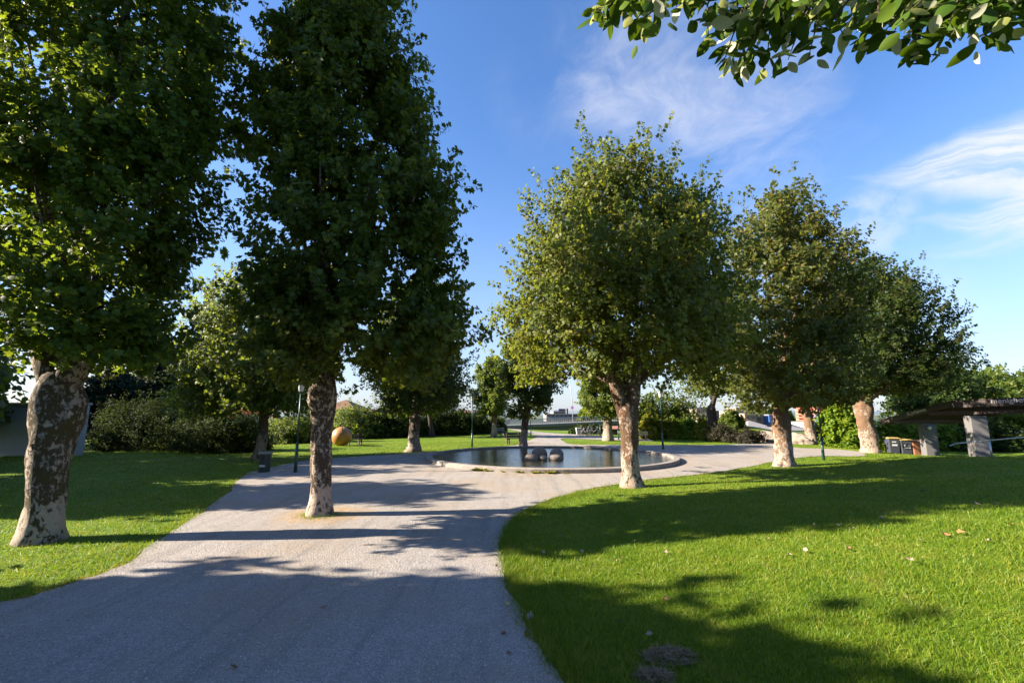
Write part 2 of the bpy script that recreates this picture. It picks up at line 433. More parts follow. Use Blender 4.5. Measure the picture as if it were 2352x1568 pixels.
def gravel_mat(name='gravel', fine=1.0):
    m, nt, o = mat(name); T = NT(nt)
    pos = T.n('ShaderNodeNewGeometry').outputs['Position']
    v = T.n('ShaderNodeTexVoronoi', {'Vector': pos, 'Scale': 75.0*fine})
    v2 = T.n('ShaderNodeTexVoronoi', {'Vector': pos, 'Scale': 38.0*fine})
    cell = T.n('ShaderNodeSeparateColor', {0: v.outputs['Color']}).outputs[0]
    big = T.noise(pos, .5, 5, .6); mid = T.noise(pos, 5, 6, .7)
    c = T.ramp(T.math('ADD', T.math('MULTIPLY', cell, .6), T.math('MULTIPLY', mid, .45)), [(.05, (.172,.156,.143)), (.45, (.250,.229,.211)), (.7, (.300,.276,.256)), (.98, (.41,.382,.358))])
    c = T.mix(T.math('MULTIPLY', T.sstep(big, .40, .66), .6), c, (.255,.20,.145))
    trk = T.noise(T.n('ShaderNodeMapping', {'Vector': pos, 'Rotation': (0,0,.25), 'Scale': (2.2, .16, 1)}).outputs[0], 1.6, 5, .65)
    c = T.mix(T.math('MULTIPLY', T.sstep(trk, .46, .68), .5), c, (.15,.138,.13))
    c = T.mix(T.math('MULTIPLY', T.sstep(T.noise(pos, 1.4, 5, .7), .55, .75), .4), c, (.36,.335,.315))
    # dry needles and litter round the tree on the path and along the basin
    def ring(cx, cy, r0, r1, nsc):
        d = T.n('ShaderNodeVectorMath', {0: pos, 1: (cx, cy, 0)}, operation='DISTANCE').outputs['Value']
        d = T.math('ADD', d, T.math('MULTIPLY', T.math('SUBTRACT', T.noise(pos, nsc, 5, .7), .5), (r1-r0)*2.2))
        return T.math('SUBTRACT', 1.0, T.sstep(d, r0, r1))
    litter = T.mix(T.noise(pos, 24, 5, .7), (.20,.10,.03), (.46,.30,.10))
    c = T.mix(T.math('MULTIPLY', T.math('MULTIPLY', ring(TREE2[0]+.12, TREE2[1]+.05, .45, 1.15, 5), T.sstep(T.noise(pos, 15, 6, .75), .36, .6)), .85), c, litter)
    rp = T.math('MULTIPLY', ring(POND[0], POND[1], POND_R+.2, POND_R+1.5, 1.6), .5)
    c = T.mix(T.math('MULTIPLY', rp, T.sstep(T.noise(pos, 9, 5, .7), .4, .7)), c, (.28,.19,.09))
    h = T.math('ADD', T.math('MULTIPLY', v.outputs['Distance'], -.7), T.math('ADD', T.math('MULTIPLY', v2.outputs['Distance'], -.6), T.math('MULTIPLY', mid, .9)))
    h = T.math('ADD', h, T.math('MULTIPLY', T.noise(pos, 1.6, 3), 1.2))
    b = T.n('ShaderNodeBsdfPrincipled', {'Base Color': c, 'Roughness': .85, 'Specular IOR Level': .2, 'Normal': T.bump(h, .6, .013)})
    nt.links.new(b.outputs[0], o.inputs[0]); return m
def water_mat():
    m, nt, o = mat('pond_water'); T = NT(nt)
    pos = T.n('ShaderNodeNewGeometry').outputs['Position']
    mp = T.n('ShaderNodeMapping', {'Vector': pos, 'Scale': (1.0, 1.6, 1)}).outputs[0]
    h = T.math('ADD', T.math('MULTIPLY', T.noise(mp, 7, 3, .5, .6), 1.0), T.math('MULTIPLY', T.noise(mp, 1.7, 2, .5), 1.4))
    c = T.mix(T.noise(pos, 1.1, 4), (.016,.018,.010), (.035,.033,.016))
    b = T.n('ShaderNodeBsdfPrincipled', {'Base Color': c, 'Roughness': .02, 'IOR': 1.45, 'Specular IOR Level': .8, 'Normal': T.bump(h, .5, .022)})
    nt.links.new(b.outputs[0], o.inputs[0]); return m
M = {}
M['lawn'] = lawn_mat(); M['gravel'] = gravel_mat(); M['asphalt'] = simple('asphalt', (.17,.165,.165), .85, .1, 3, bump=.3)
M['water'] = water_mat()
M['bark_mossy'] = bark_mat('bark_mossy', .53, pale=(.36,.29,.23), moss=.6, scale=19)
M['bark_dark'] = bark_mat('bark_dark', .535, pale=(.42,.33,.26), base_h=.55, scale=19)
M['bark_pale'] = bark_mat('bark_pale', .55, pale=(.33,.25,.19), dark=(.05,.028,.016), base_h=.9, scale=16)
M['bark_clean'] = bark_mat('bark_clean', .575, pale=(.31,.235,.18), dark=(.075,.045,.027), base_h=1.1, scale=13)
M['bark_far'] = bark_mat('bark_far', .54, pale=(.26,.205,.16), dark=(.05,.036,.026), base_h=.9, scale=9)
M['bark_black'] = bark_mat('bark_black', .85, pale=(.2,.17,.15), dark=(.025,.02,.017), base_h=.9, scale=5)
G = lambda a, b, c, d: [(0.0, a), (.4, b), (.8, c), (.97, d)]
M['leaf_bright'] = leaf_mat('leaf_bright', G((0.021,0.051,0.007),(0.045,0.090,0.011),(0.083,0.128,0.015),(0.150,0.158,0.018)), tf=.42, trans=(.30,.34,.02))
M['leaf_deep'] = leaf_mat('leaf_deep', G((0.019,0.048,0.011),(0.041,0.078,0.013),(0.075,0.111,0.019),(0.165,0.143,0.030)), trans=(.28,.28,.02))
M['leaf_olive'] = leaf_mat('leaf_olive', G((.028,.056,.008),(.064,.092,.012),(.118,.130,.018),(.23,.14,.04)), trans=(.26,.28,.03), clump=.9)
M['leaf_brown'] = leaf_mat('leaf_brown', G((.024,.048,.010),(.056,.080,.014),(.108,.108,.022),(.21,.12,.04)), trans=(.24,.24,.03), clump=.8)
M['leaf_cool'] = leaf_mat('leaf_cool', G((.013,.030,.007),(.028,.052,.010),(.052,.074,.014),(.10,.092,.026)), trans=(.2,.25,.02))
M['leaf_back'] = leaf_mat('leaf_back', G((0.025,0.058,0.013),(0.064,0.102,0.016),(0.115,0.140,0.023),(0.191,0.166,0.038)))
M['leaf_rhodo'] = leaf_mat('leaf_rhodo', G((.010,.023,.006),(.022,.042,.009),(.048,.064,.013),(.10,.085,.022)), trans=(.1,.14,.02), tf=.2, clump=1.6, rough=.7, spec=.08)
M['leaf_yellow'] = leaf_mat('leaf_yellow', G((0.075,0.112,0.015),(0.165,0.188,0.018),(0.300,0.255,0.018),(0.450,0.300,0.022)), trans=(.3,.26,.02))
M['leaf_lime'] = leaf_mat('leaf_lime', G((0.045,0.105,0.011),(0.105,0.180,0.015),(0.180,0.232,0.018),(0.270,0.240,0.030)), trans=(.24,.3,.02))
M['leaf_twiggy'] = leaf_mat('leaf_twiggy', G((.012,.014,.009),(.022,.02,.012),(.036,.028,.016),(.055,.038,.02)), tf=.15)
M['leaf_conifer'] = leaf_mat('leaf_conifer', G((.006,.016,.010),(.011,.024,.015),(.018,.034,.02),(.03,.045,.025)), tf=.12, spec=.1, rough=.7)
M['leaf_white'] = leaf_mat('leaf_white', G((.022,.050,.006),(.040,.082,.008),(.062,.105,.010),(.09,.12,.015)), trans=(.15,.2,.01), tf=.3, under=(.40,.40,.31), under_frac=.42, rough=.62, spec=.12)  # random green undersides stand in for shade on the pale leaf backs
M['heather'] = leaf_mat('heather', G((.14,.05,.045),(.24,.09,.08),(.32,.14,.11),(.3,.2,.12)), trans=(.3,.1,.08))
M['green_paint'] = simple('green_paint', (.018,.055,.042), .4, .08, 5, spec=.5)
M['bin_green'] = simple('bin_green', (.012,.028,.026), .45, .1, 8)
M['white'] = simple('white_paint', (.42,.42,.42), .5, .05, 5)
M['glass'] = simple('lamp_glass', (.6,.62,.62), .15, .02, 3, spec=.6)
M['concrete'] = simple('concrete', (.30,.29,.275), .85, .16, 2.2, bump=.35)
M['wall_paint'] = simple('wall_paint', (.31,.34,.38), .85, .06, 1.5, bump=.3)
M['rim'] = simple('basin_concrete', (.22,.19,.165), .85, .35, 4.5, bump=.5)
M['boulder'] = simple('boulder', (.185,.15,.125), .7, .35, 4.5, bump=.5)
M['rock'] = simple('rock', (.20,.165,.135), .85, .28, 1.6, bump=.8, bdist=.05)
M['dark_wood'] = simple('dark_wood', (.055,.036,.028), .65, .2, 4)
M['roof_wood'] = simple('roof_wood', (.034,.023,.020), .6, .15, 3)
M['pillar'] = simple('pillar_plaster', (.12,.115,.115), .85, .08, 3, bump=.2)  # pale plaster darkened in colour to stand in for shade on the pillars
M['letter'] = simple('letter_paint', (.42,.37,.35), .5, .04, 5)
M['grey_wood'] = simple('grey_wood', (.20,.19,.165), .8, .2, 6)
M['pale_wood'] = simple('pale_wood', (.42,.34,.24), .8, .2, 6)
M['pole_grey'] = simple('pole_grey', (.30,.29,.285), .5, .05, 3)
M['rail_steel'] = simple('rail_steel', (.5,.52,.53), .4, .05, 4, metal=.6)
M['black'] = simple('black_plastic', (.02,.02,.022), .5, .1, 5)
M['bin_grey'] = simple('bin_grey', (.045,.05,.065), .45, .1, 6)
M['bin_yellow'] = simple('lid_yellow', (.36,.25,.07), .45, .08, 6)
M['bin_brown'] = simple('bin_brown', (.25,.105,.055), .5, .1, 6)
M['roof_tile'] = simple('roof_tile', (.16,.075,.05), .8, .15, 1.5)
M['roof_salmon'] = simple('roof_salmon', (.26,.12,.085), .8, .1, 1.5)
M['roof_grey'] = simple('roof_grey', (.17,.165,.165), .75, .1, .8)
M['cream'] = simple('cream_render', (.30,.235,.185), .85, .06, .4)
M['tan'] = simple('tan_brick', (.26,.18,.115), .85, .08, .6)
M['orange'] = simple('orange_render', (.34,.13,.04), .85, .08, .6)
M['salmon'] = simple('salmon_render', (.32,.18,.13), .85, .05, .3)
M['red'] = simple('red_panel', (.55,.07,.035), .6, .05, .3)
M['blue'] = simple('blue_panel', (.05,.13,.32), .6, .05, .3)
M['blue_dark'] = simple('blue_dark_clad', (.06,.085,.15), .5, .08, .2)
M['window'] = simple('dark_glass', (.03,.035,.05), .15, .05, 1, spec=.6)
M['pink'] = simple('sign_face', (.62,.20,.55), .45, .02, 3)
M['girder'] = simple('girder_concrete', (.11,.11,.115), .9, .14, .35)

# ================================================================== GROUND
def axis(spec):
    out = []
    for a, b, st in spec: out += list(np.arange(a, b, st))
    out.append(spec[-1][1]); return np.array(out)
gx = axis([(-9000,-1500,1500),(-1500,-300,200),(-300,-80,20),(-80,-30,3),(-30,36,.5),(36,90,3),(90,300,15),(300,1500,150),(1500,9000,1500)])
gy = axis([(-3000,-500,500),(-500,-60,60),(-60,-6,6),(-6,46,.5),(46,100,1.5),(100,200,6),(200,1000,50),(1000,9000,800)])
X, Y = np.meshgrid(gx, gy, indexing='ij')
Z = hz(X, Y)
Z = Z+mound(X, Y)
nx, ny = len(gx), len(gy)
I = np.arange(nx*ny).reshape(nx, ny)
quads = np.stack([I[:-1, :-1].ravel(), I[1:, :-1].ravel(), I[1:, 1:].ravel(), I[:-1, 1:].ravel()], 1)
me = np_mesh('ground', np.stack([X.ravel(), Y.ravel(), Z.ravel()], 1), [quads], [M['lawn']], smooth=True)
tag(link('ground', me), kind='structure')

def sheet(name, poly, m, lift, step, jitter=.05, seed=0):
    rng = rs(seed)
    poly = [np.array(p) for p in poly]; out = []
    for i in range(len(poly)):
        a, b = poly[i], poly[(i+1) % len(poly)]; L = np.linalg.norm(b-a); k = max(1, int(L/.22))
        nrm = np.array([-(b-a)[1], (b-a)[0]])/(L+1e-9)
        for j in range(k):
            q = a+(b-a)*j/k
            out.append(q+nrm*(jitter*(mnoise.noise(Vector((q[0]*1.3, q[1]*1.3, seed)))+.7*mnoise.noise(Vector((q[0]*5, q[1]*5, seed))))))
    out = np.array(out)
    lo, hi = out.min(0), out.max(0)
    gxx, gyy = np.meshgrid(np.arange(lo[0], hi[0], step), np.arange(lo[1], hi[1], step), indexing='ij')
    gxx = gxx.ravel(); gyy = gyy.ravel()
    k = in_poly(gxx, gyy, out); gxx, gyy = gxx[k], gyy[k]
    k = dist_poly(gxx, gyy, out, True) > step*.4; gxx, gyy = gxx[k], gyy[k]
    vs = [Vector(p) for p in out]+[Vector((x, y)) for x, y in zip(gxx, gyy)]
    n = len(out)
    r = mgeo.delaunay_2d_cdt(vs, [(i, (i+1) % n) for i in range(n)], [], 1, 1e-5)
    V2 = np.array([(v.x, v.y) for v in r[0]])
    tris = np.array([f for f in r[2]])
    V = np.column_stack([V2, hz(V2[:, 0], V2[:, 1])+lift])
    me = np_mesh(name, V, [tris], [m], smooth=True)
    return tag(link(name, me), kind='structure')
sheet('gravel_path', gravel_poly, M['gravel'], .016, .5, .10, 1)
sheet('footpath', path_poly, M['gravel'], .024, .8, .03, 2)

# ---- grass blades, pebbles (uncountable)
def blade_mat(name, stops):
    m, nt, o = mat(name); T = NT(nt)
    g = T.n('ShaderNodeNewGeometry'); pos = g.outputs['Position']
    big = T.noise(pos, .35, 4, .6); mid = T.noise(pos, 2.2, 4, .6)
    f = T.math('ADD', T.math('MULTIPLY', g.outputs['Random Per Island'], .5), T.math('ADD', T.math('MULTIPLY', big, .25), T.math('MULTIPLY', mid, .35)))
    col = T.ramp(T.math('SUBTRACT', f, .05), stops)
    if name == 'grass_blade': col = T.mix(T.math('MULTIPLY', T.sstep(T.noise(pos, .9, 5, .68), .55, .76), .38), col, (.27,.21,.06))
    p = T.n('ShaderNodeBsdfPrincipled', {'Base Color': col, 'Roughness': .5, 'Specular IOR Level': .25})
    t = T.n('ShaderNodeBsdfTranslucent', {'Color': T.mix(1.0, col, (1.9, 1.9, .8), 'MULTIPLY')})
    mx = T.n('ShaderNodeMixShader', {0: .35, 1: p.outputs[0], 2: t.outputs[0]})
    nt.links.new(mx.outputs[0], o.inputs[0]); return m
M['blade'] = blade_mat('grass_blade', [(.12, (.031,.078,.005)), (.39, (.076,.146,.006)), (.62, (.138,.186,.009)), (.81, (.26,.23,.05))])
M['blade_dry'] = blade_mat('dry_blade', [(.1, (.22,.12,.03)), (.5, (.40,.25,.08)), (.8, (.52,.36,.14)), (.95, (.2,.24,.03))])
def blades(x, y, h, w, rng, lean=.5):
    n = len(x); az = rng.uniform(0, 2*PI, n); z = hz(x, y)+mound(x, y)
    b = np.stack([x, y, z-.004], 1); s = np.stack([np.cos(az), np.sin(az), 0*az], 1)
    l = rng.normal(size=(n, 3))*np.array([lean, lean, 0])
    t = b+(np.array([0, 0, 1])+l)*h[:, None]
    V = np.stack([b-s*w[:, None]/2, b+s*w[:, None]/2, t], 1).reshape(-1, 3)
    return V, np.arange(3*n).reshape(-1, 3)
def scatter(n, r0, r1, a0, a1, rng):
    r = r0*np.exp(rng.uniform(0, math.log(r1/r0), n)); a = rng.uniform(a0, a1, n)
    return np.sin(a)*r, np.cos(a)*r, r
rng = rs(5)
x, y, r = scatter(620000, 3.0, 34, -1.02, 1.02, rng)
k = ~in_poly(x+rng.normal(0, .075, len(x)), y+rng.normal(0, .075, len(x)), gravel_poly) & ~in_poly(x, y, path_poly) & (np.hypot(x-POND[0], y-POND[1]) > POND_R+.1)
x, y, r = x[k], y[k], r[k]
edge = np.exp(-dist_poly(x, y, gravel_poly, True)/.18)
patch = np.array([mnoise.noise(Vector((a*1.1, b*1.1, 3))) for a, b in zip(x[::1], y[::1])]) if len(x) < 700000 else 0
h = rng.uniform(.022, .052, len(x))*(1+.35*patch)*(1+.8*edge)*np.where((x > 0) & (y < 7), 1.25, 1.0)
w = .0035*(1+r/5)*rng.uniform(.7, 1.4, len(x))
V, Fc = blades(x, y, h, w, rng, .55)
tag(link('grass', np_mesh('grass', V, [Fc], [M['blade']])), kind='stuff', label='short mown green grass covering the lawns', cat='grass')
# taller uncut fringe where the near lawn meets the gravel, and the dry litter round the tree on the path
q = np.array(chaikin(right_w[9:]+[np.array([1.4, 1.5])], 2, False)); sg = rng.randint(0, len(q)-1, 16000); tq = rng.uniform(0, 1, 16000)[:, None]
pq = q[sg]*(1-tq)+q[sg+1]*tq; x = pq[:, 0]+np.abs(rng.normal(0, .22, 16000)); y = pq[:, 1]+rng.normal(0, .1, 16000)
k = ~in_poly(x, y, gravel_poly) & (y > 2.6); x, y = x[k], y[k]
V, Fc = blades(x, y, rng.uniform(.04, .11, len(x)), rng.uniform(.004, .007, len(x)), rng, .7)
tag(link('grass', np_mesh('grass_fringe', V, [Fc], [M['blade']])), kind='stuff', label='longer grass fringe hanging over the edge of the gravel', cat='grass')
n = 7000
a = rng.uniform(0, 2*PI, n); rr = np.abs(rng.normal(0, .42, n))+.22
x = TREE2[0]+.1+np.cos(a)*rr*1.15; y = TREE2[1]+np.sin(a)*rr*.9
V, Fc = blades(x, y, rng.uniform(.012, .04, n), rng.uniform(.004, .009, n), rng, 1.6)
prs = []
for ql, cnt in ((np.array(chaikin(left_w, 2, False)), 12000), (np.array(chaikin(right_w[6:]+[np.array([1.4, 1.5])], 2, False)), 9000)):
    sg = rng.randint(0, len(ql)-1, cnt); tq = rng.uniform(0, 1, cnt)[:, None]
    q_ = ql[sg]*(1-tq)+ql[sg+1]*tq; prs.append(q_+rng.normal(0, .09, q_.shape))
sx_, sy_, _r = scatter(1500, 3.2, 16, -1.0, .3, rng); kq = in_poly(sx_, sy_, gravel_poly); prs.append(np.column_stack([sx_[kq], sy_[kq]]))
pq = np.vstack(prs); kk = pq[:, 1] < 20
V2, F2 = blades(pq[kk, 0], pq[kk, 1], rng.uniform(.01, .035, kk.sum()), rng.uniform(.004, .009, kk.sum()), rng, 1.3)
tag(link('dry_grass', np_mesh('dry_grass', np.vstack([V, V2]), [np.vstack([Fc, F2+len(V)])], [M['blade_dry']])), kind='stuff', label='dry orange grass and litter round the path tree and along the lawn edge', cat='dry grass')
n = 1500
a = rng.uniform(0, 2*PI, n); rr = np.abs(rng.normal(0, .1, n))+.26
cl = np.round(a*3)/3
x = TREE2[0]+np.cos(cl+rng.normal(0, .07, n))*rr; y = TREE2[1]+np.sin(cl+rng.normal(0, .07, n))*rr
k = y < TREE2[1]+.1
V, Fc = blades(x[k], y[k], rng.uniform(.03, .08, k.sum()), rng.uniform(.004, .007, k.sum()), rng, .6)
tag(link('grass', np_mesh('grass_tufts', V, [Fc], [M['blade']])), kind='stuff', label='green grass tufts at the foot of the tree on the path', cat='grass')
# pebbles
x, y, r = scatter(80000, 3.0, 12, -1.0, .45, rng)
k = in_poly(x, y, gravel_poly); x, y, r = x[k], y[k], r[k]
n = len(x); s = rng.uniform(.0025, .0075, n)*(1+r/14)
o8 = np.array([(1,0,0),(-1,0,0),(0,1,0),(0,-1,0),(0,0,.6),(0,0,-.6)], float)
f8 = np.array([(0,2,4),(2,1,4),(1,3,4),(3,0,4)])
az = rng.uniform(0, PI, n); ca, sa = np.cos(az), np.sin(az); el = rng.uniform(.6, 1.3, n)
V = np.empty((n, 6, 3)); V[:, :, 0] = (o8[None, :, 0]*ca[:, None]-o8[None, :, 1]*sa[:, None]*el[:, None])*s[:, None]+x[:, None]
V[:, :, 1] = (o8[None, :, 0]*sa[:, None]+o8[None, :, 1]*ca[:, None]*el[:, None])*s[:, None]+y[:, None]
V[:, :, 2] = (o8[None, :, 2]+rng.uniform(-.2, .2, (n, 6)))*s[:, None]+(hz(x, y)+.016)[:, None]
def pebble_mat():
    m, nt, o = mat('pebble'); T = NT(nt)
    r_ = T.n('ShaderNodeNewGeometry').outputs['Random Per Island']
    c = T.ramp(r_, [(0, (.13,.122,.118)), (.45, (.245,.229,.22)), (.85, (.33,.31,.297)), (1, (.46,.435,.415))])
    b = T.n('ShaderNodeBsdfPrincipled', {'Base Color': c, 'Roughness': .8, 'Specular IOR Level': .25}); nt.links.new(b.outputs[0], o.inputs[0]); return m
tag(link('gravel', np_mesh('gravel', V.reshape(-1, 3), [(f8[None]+(np.arange(n)*6)[:, None, None]).reshape(-1, 3)], [pebble_mat()])), kind='stuff', label='loose grey gravel chips lying on the path', cat='gravel')

# ================================================================== POND
root = empty('pond', (POND[0], POND[1], 0), 0, 'large round ornamental pond with a low weathered concrete rim and still water', 'pond')
b = MB(); prof = [(POND_R, -.15), (POND_R+.01, .14), (POND_R-.02, .165), (POND_R-.25, .17), (POND_R-.28, .15), (POND_R-.28, -.2)]
b.lathe(prof, 128, sm=False); b.f = b.f[:-2]; b.sm = b.sm[:-2]
b.build('rim', M['rim'], root)
wm = MB(); wm.add([((POND_R-.27)*math.cos(2*PI*k/96), (POND_R-.27)*math.sin(2*PI*k/96), .075) for k in range(96)], [tuple(range(96))]); wm.build('water', M['water'], root)
def boulder(name, label, loc, size, rz, seed, tilt=0.0, m='boulder', group=None, det=3, amp=.08):
    import bmesh
    bm = bmesh.new(); bmesh.ops.create_icosphere(bm, subdivisions=det, radius=1)
    for v in bm.verts:
        d = v.co.normalized()
        v.co = d*(1+amp*mnoise.noise(d*1.2+Vector((seed*7.1, 0, 0)))+amp*.4*mnoise.noise(d*3+Vector((seed, 3, 0))))
        if amp > .2: v.co += d*(.13*math.sin(9*(d.z*.8+d.x*.6+.5*mnoise.noise(d*2.5+Vector((seed, 9, 1)))))+.07*mnoise.noise(d*9))
        v.co.x *= size[0]; v.co.y *= size[1]; v.co.z *= size[2]
    me = bpy.data.meshes.new(name); bm.to_mesh(me); bm.free(); me.materials.append(M[m])
    me.polygons.foreach_set('use_smooth', [True]*len(me.polygons))
    o = link(name, me, None, loc); o.rotation_euler = (0, tilt, rz)
    return tag(o, label, 'boulder' if m == 'boulder' else 'rock', group)
gb = 'boulders in the pond'
def inp(px, py): return P(px, py, .075)
boulder('boulder', 'tallest smooth grey boulder standing in the pond with its top leaning right', inp(1240,1051)+np.array([0,.35,.12]), (.36,.34,.37), .3, 1, -.3, group=gb)
boulder('boulder', 'low rounded brown boulder in the pond, left of the tallest one', inp(1221,1056)+np.array([0,.1,.03]), (.30,.27,.245), .2, 2, .1, group=gb)
boulder('boulder', 'smallest pale boulder in the pond between the two larger groups', inp(1248.5,1056)+np.array([0,.1,.05]), (.185,.18,.15), 0, 3, group=gb)
boulder('boulder', 'dark dome shaped boulder in the pond, rear one of the right pair', inp(1280,1052)+np.array([0,.4,.06]), (.32,.32,.36), .5, 4, .2, group=gb)
boulder('boulder', 'flat pale boulder in the pond in front of the dark dome shaped one', inp(1277,1056)+np.array([0,.1,.05]), (.31,.24,.19), 0, 5, group=gb)
# weeds along the rim
for i, (px, py, s) in enumerate([(1064,1085,.8),(1082,1086,1.2),(1097,1087.5,.9),(1191,1089,1.),(1230,1089.5,1.),(1263,1089,1.3),(1146,1088.5,.7),(1298,1089,.6)]):
    p = P(px, py); d = p[:2]-POND; p[:2] = POND+d/np.linalg.norm(d)*(POND_R+.07); rg = rs(i+50); n = int(26*s)
    S = np.zeros((n, 3)); az = rg.uniform(0, 2*PI, n); D = norm(np.stack([np.cos(az), np.sin(az), rg.uniform(.2, 1.3, n)], 1)); S = rg.normal(0, .03, (n, 3))*np.array([1.6 if s > .7 else .5, .4, 0])
    V, Fi = place_leaves(S, norm(np.stack([-D[:, 0], -D[:, 1], np.ones(n)], 1)), D, rg.uniform(.09, .2, n)*s, LANCE)
    tag(link('weed', np_mesh('weed', V, [Fi], [M['leaf_yellow']]), None, (p[0], p[1], .01)),
        ['yellow green weed tuft leftmost against the front of the pond rim', 'broad yellow weed clump on the gravel at the left front of the pond rim', 'yellow weed tuft just right of the broad clump at the pond rim', 'weed tuft at the pond rim below the gap left of the boulders', 'weed tuft at the pond rim straight below the tallest boulder', 'leafy green weed rosette at the pond rim below the right hand boulders', 'small weed tuft at the pond rim left of the boulders, low and thin', 'tiny weed tuft rightmost against the front of the pond rim'][i], 'weed', 'weeds along the pond rim')

# ================================================================== TREES
gt = 'pollarded maples round the pond'
def tr(px, py): return PT(px, py)
make_tree('maple_tree', 'largest maple in the left foreground with thick leaning mossy trunk and bright crown', tr(95,1240), [(0,.272,0,0),(.25,.262,.0,0),(.9,.26,-.04,0),(1.5,.285,-.08,0),(1.95,.335,-.06,0),(2.25,.32,-.06,0),(2.5,.28,-.08,0)], 2.65, 14.6, 2.1, M['leaf_bright'], M['bark_mossy'], 11, gt,
    a=.34, b=.42, nclump=215, twigs=21, per=19, lsize=.104, lean_top=-.1, squash=.8, off=(-.05,.15), forks=[([(.14,0,2.9),(.24,.05,3.7),(.2,.1,5.0)],.22,.14),([(-.28,-.05,2.9),(-.6,-.1,3.5),(-.8,0,4.6)],.19,.12)], limbs=14, drop=.5)
make_tree('maple_tree', 'tall maple growing from the gravel path with dark blotched trunk and litter at its foot', TREE2, [(0,.225,0,0),(.3,.20,-.01,0),(.9,.197,-.03,0),(1.6,.22,-.08,0),(2.1,.245,-.10,0),(2.45,.28,-.10,0),(2.7,.24,-.09,0)], 2.5, 14.9, 2.2, M['leaf_deep'], M['bark_dark'], 23, gt,
    a=.98, b=.36, nclump=215, twigs=20, per=19, lsize=.106, lean_top=-1.6, squash=.74, off=(.98,-.45), limbs=14, shoots=18, drop=.45)
make_tree('maple_tree', 'broad olive maple on the lawn edge in front of the pond with a forked trunk', tr(1452,1118), [(0,.285,0,0),(.35,.25,-.02,0),(.9,.235,-.03,0),(1.5,.245,-.02,0),(1.9,.28,-.05,0),(2.1,.29,-.06,0)], 2.8, 10.35, 3.7, M['leaf_olive'], M['bark_pale'], 37, gt,
    a=.64, b=.40, nclump=230, twigs=20, per=17, lsize=.115, tmpl=STAR, squash=.88, off=(.12,.9), forks=[([(-.30,-.03,2.5),(-.50,-.03,3.1),(-.70,.1,4.4)],.18,.11),([(.16,-.02,2.5),(.27,0,3.2),(.33,.1,4.8)],.165,.11)], shoots=20, drop=.3)
make_tree('maple_tree', 'tall narrow brownish maple on the right lawn edge with pale flared trunk', tr(1803,1070), [(0,.40,0,0),(.3,.335,0,0),(.9,.31,.0,0),(1.5,.31,.02,0),(2.0,.30,.05,0)], 2.0, 11.7, 2.9, M['leaf_brown'], M['bark_clean'], 41, gt,
    a=.62, b=.35, nclump=160, twigs=19, per=15, lsize=.13, off=(.75,.2), shoots=22, drop=.3, tmpl=STAR)
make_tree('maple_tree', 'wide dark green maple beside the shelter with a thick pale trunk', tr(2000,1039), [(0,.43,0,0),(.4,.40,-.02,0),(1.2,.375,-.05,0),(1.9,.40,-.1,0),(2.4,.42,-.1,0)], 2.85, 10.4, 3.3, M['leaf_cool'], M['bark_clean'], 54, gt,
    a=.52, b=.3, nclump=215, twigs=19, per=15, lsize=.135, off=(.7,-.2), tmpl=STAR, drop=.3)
make_tree('maple_tree', 'maple on the left lawn behind the litter bin with sunlit yellow green side', tr(596,1052), [(0,.30,-.05,0),(.4,.235,0,0),(1.0,.22,.05,0),(1.8,.2,.05,0)], 1.75, 8.8, 3.3, M['leaf_back'], M['bark_far'], 61, gt,
    a=.5, b=.3, nclump=185, twigs=22, per=14, lsize=.125, off=(-.6,0), tmpl=STAR, seg=14)
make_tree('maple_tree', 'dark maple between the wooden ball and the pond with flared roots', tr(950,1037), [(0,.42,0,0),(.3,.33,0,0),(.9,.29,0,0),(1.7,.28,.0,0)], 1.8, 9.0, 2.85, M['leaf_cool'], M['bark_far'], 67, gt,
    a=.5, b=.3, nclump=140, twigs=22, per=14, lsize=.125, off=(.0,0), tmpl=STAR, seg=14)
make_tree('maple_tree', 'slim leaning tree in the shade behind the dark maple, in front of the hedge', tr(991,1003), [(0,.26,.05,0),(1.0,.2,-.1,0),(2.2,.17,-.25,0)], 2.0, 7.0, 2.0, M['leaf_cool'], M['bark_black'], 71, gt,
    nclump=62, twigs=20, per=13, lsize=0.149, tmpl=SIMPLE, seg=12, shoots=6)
make_tree('maple_tree', 'small sunlit maple with brown trunk behind the lamp post left of the far path', tr(1135,1004), [(0,.26,0,0),(.6,.23,0,0),(1.7,.22,0,0)], 1.75, 7.0, 1.65, M['leaf_back'], M['bark_far'], 73, gt,
    nclump=87, twigs=20, per=13, lsize=0.136, tmpl=SIMPLE, seg=12, off=(-.3,0), shoots=8)
make_tree('maple_tree', 'dark maple at the far rim of the pond beside the dark bench', tr(1203,1028), [(0,.26,0,0),(.5,.21,0,0),(1.7,.21,.12,0)], 1.75, 7.4, 1.8, M['leaf_deep'], M['bark_far'], 79, gt,
    nclump=100, twigs=20, per=14, lsize=0.118, tmpl=SIMPLE, seg=12, off=(.38,0), shoots=10, forks=[([(-.1,0,2.1),(-.35,0,3.0)],.13,.08),([(.3,0,2.2),(.5,0,3.2)],.13,.08)])
make_tree('maple_tree', 'maple on the grass island in front of the bridge, trunk hollowed at the foot', tr(1397,1012), [(0,.42,0,0),(.5,.36,0,0),(1.6,.30,0,0)], 1.7, 6.6, 1.9, M['leaf_back'], M['bark_far'], 83, gt,
    nclump=100, twigs=20, per=14, lsize=0.136, tmpl=SIMPLE, seg=12, off=(-.2,0))
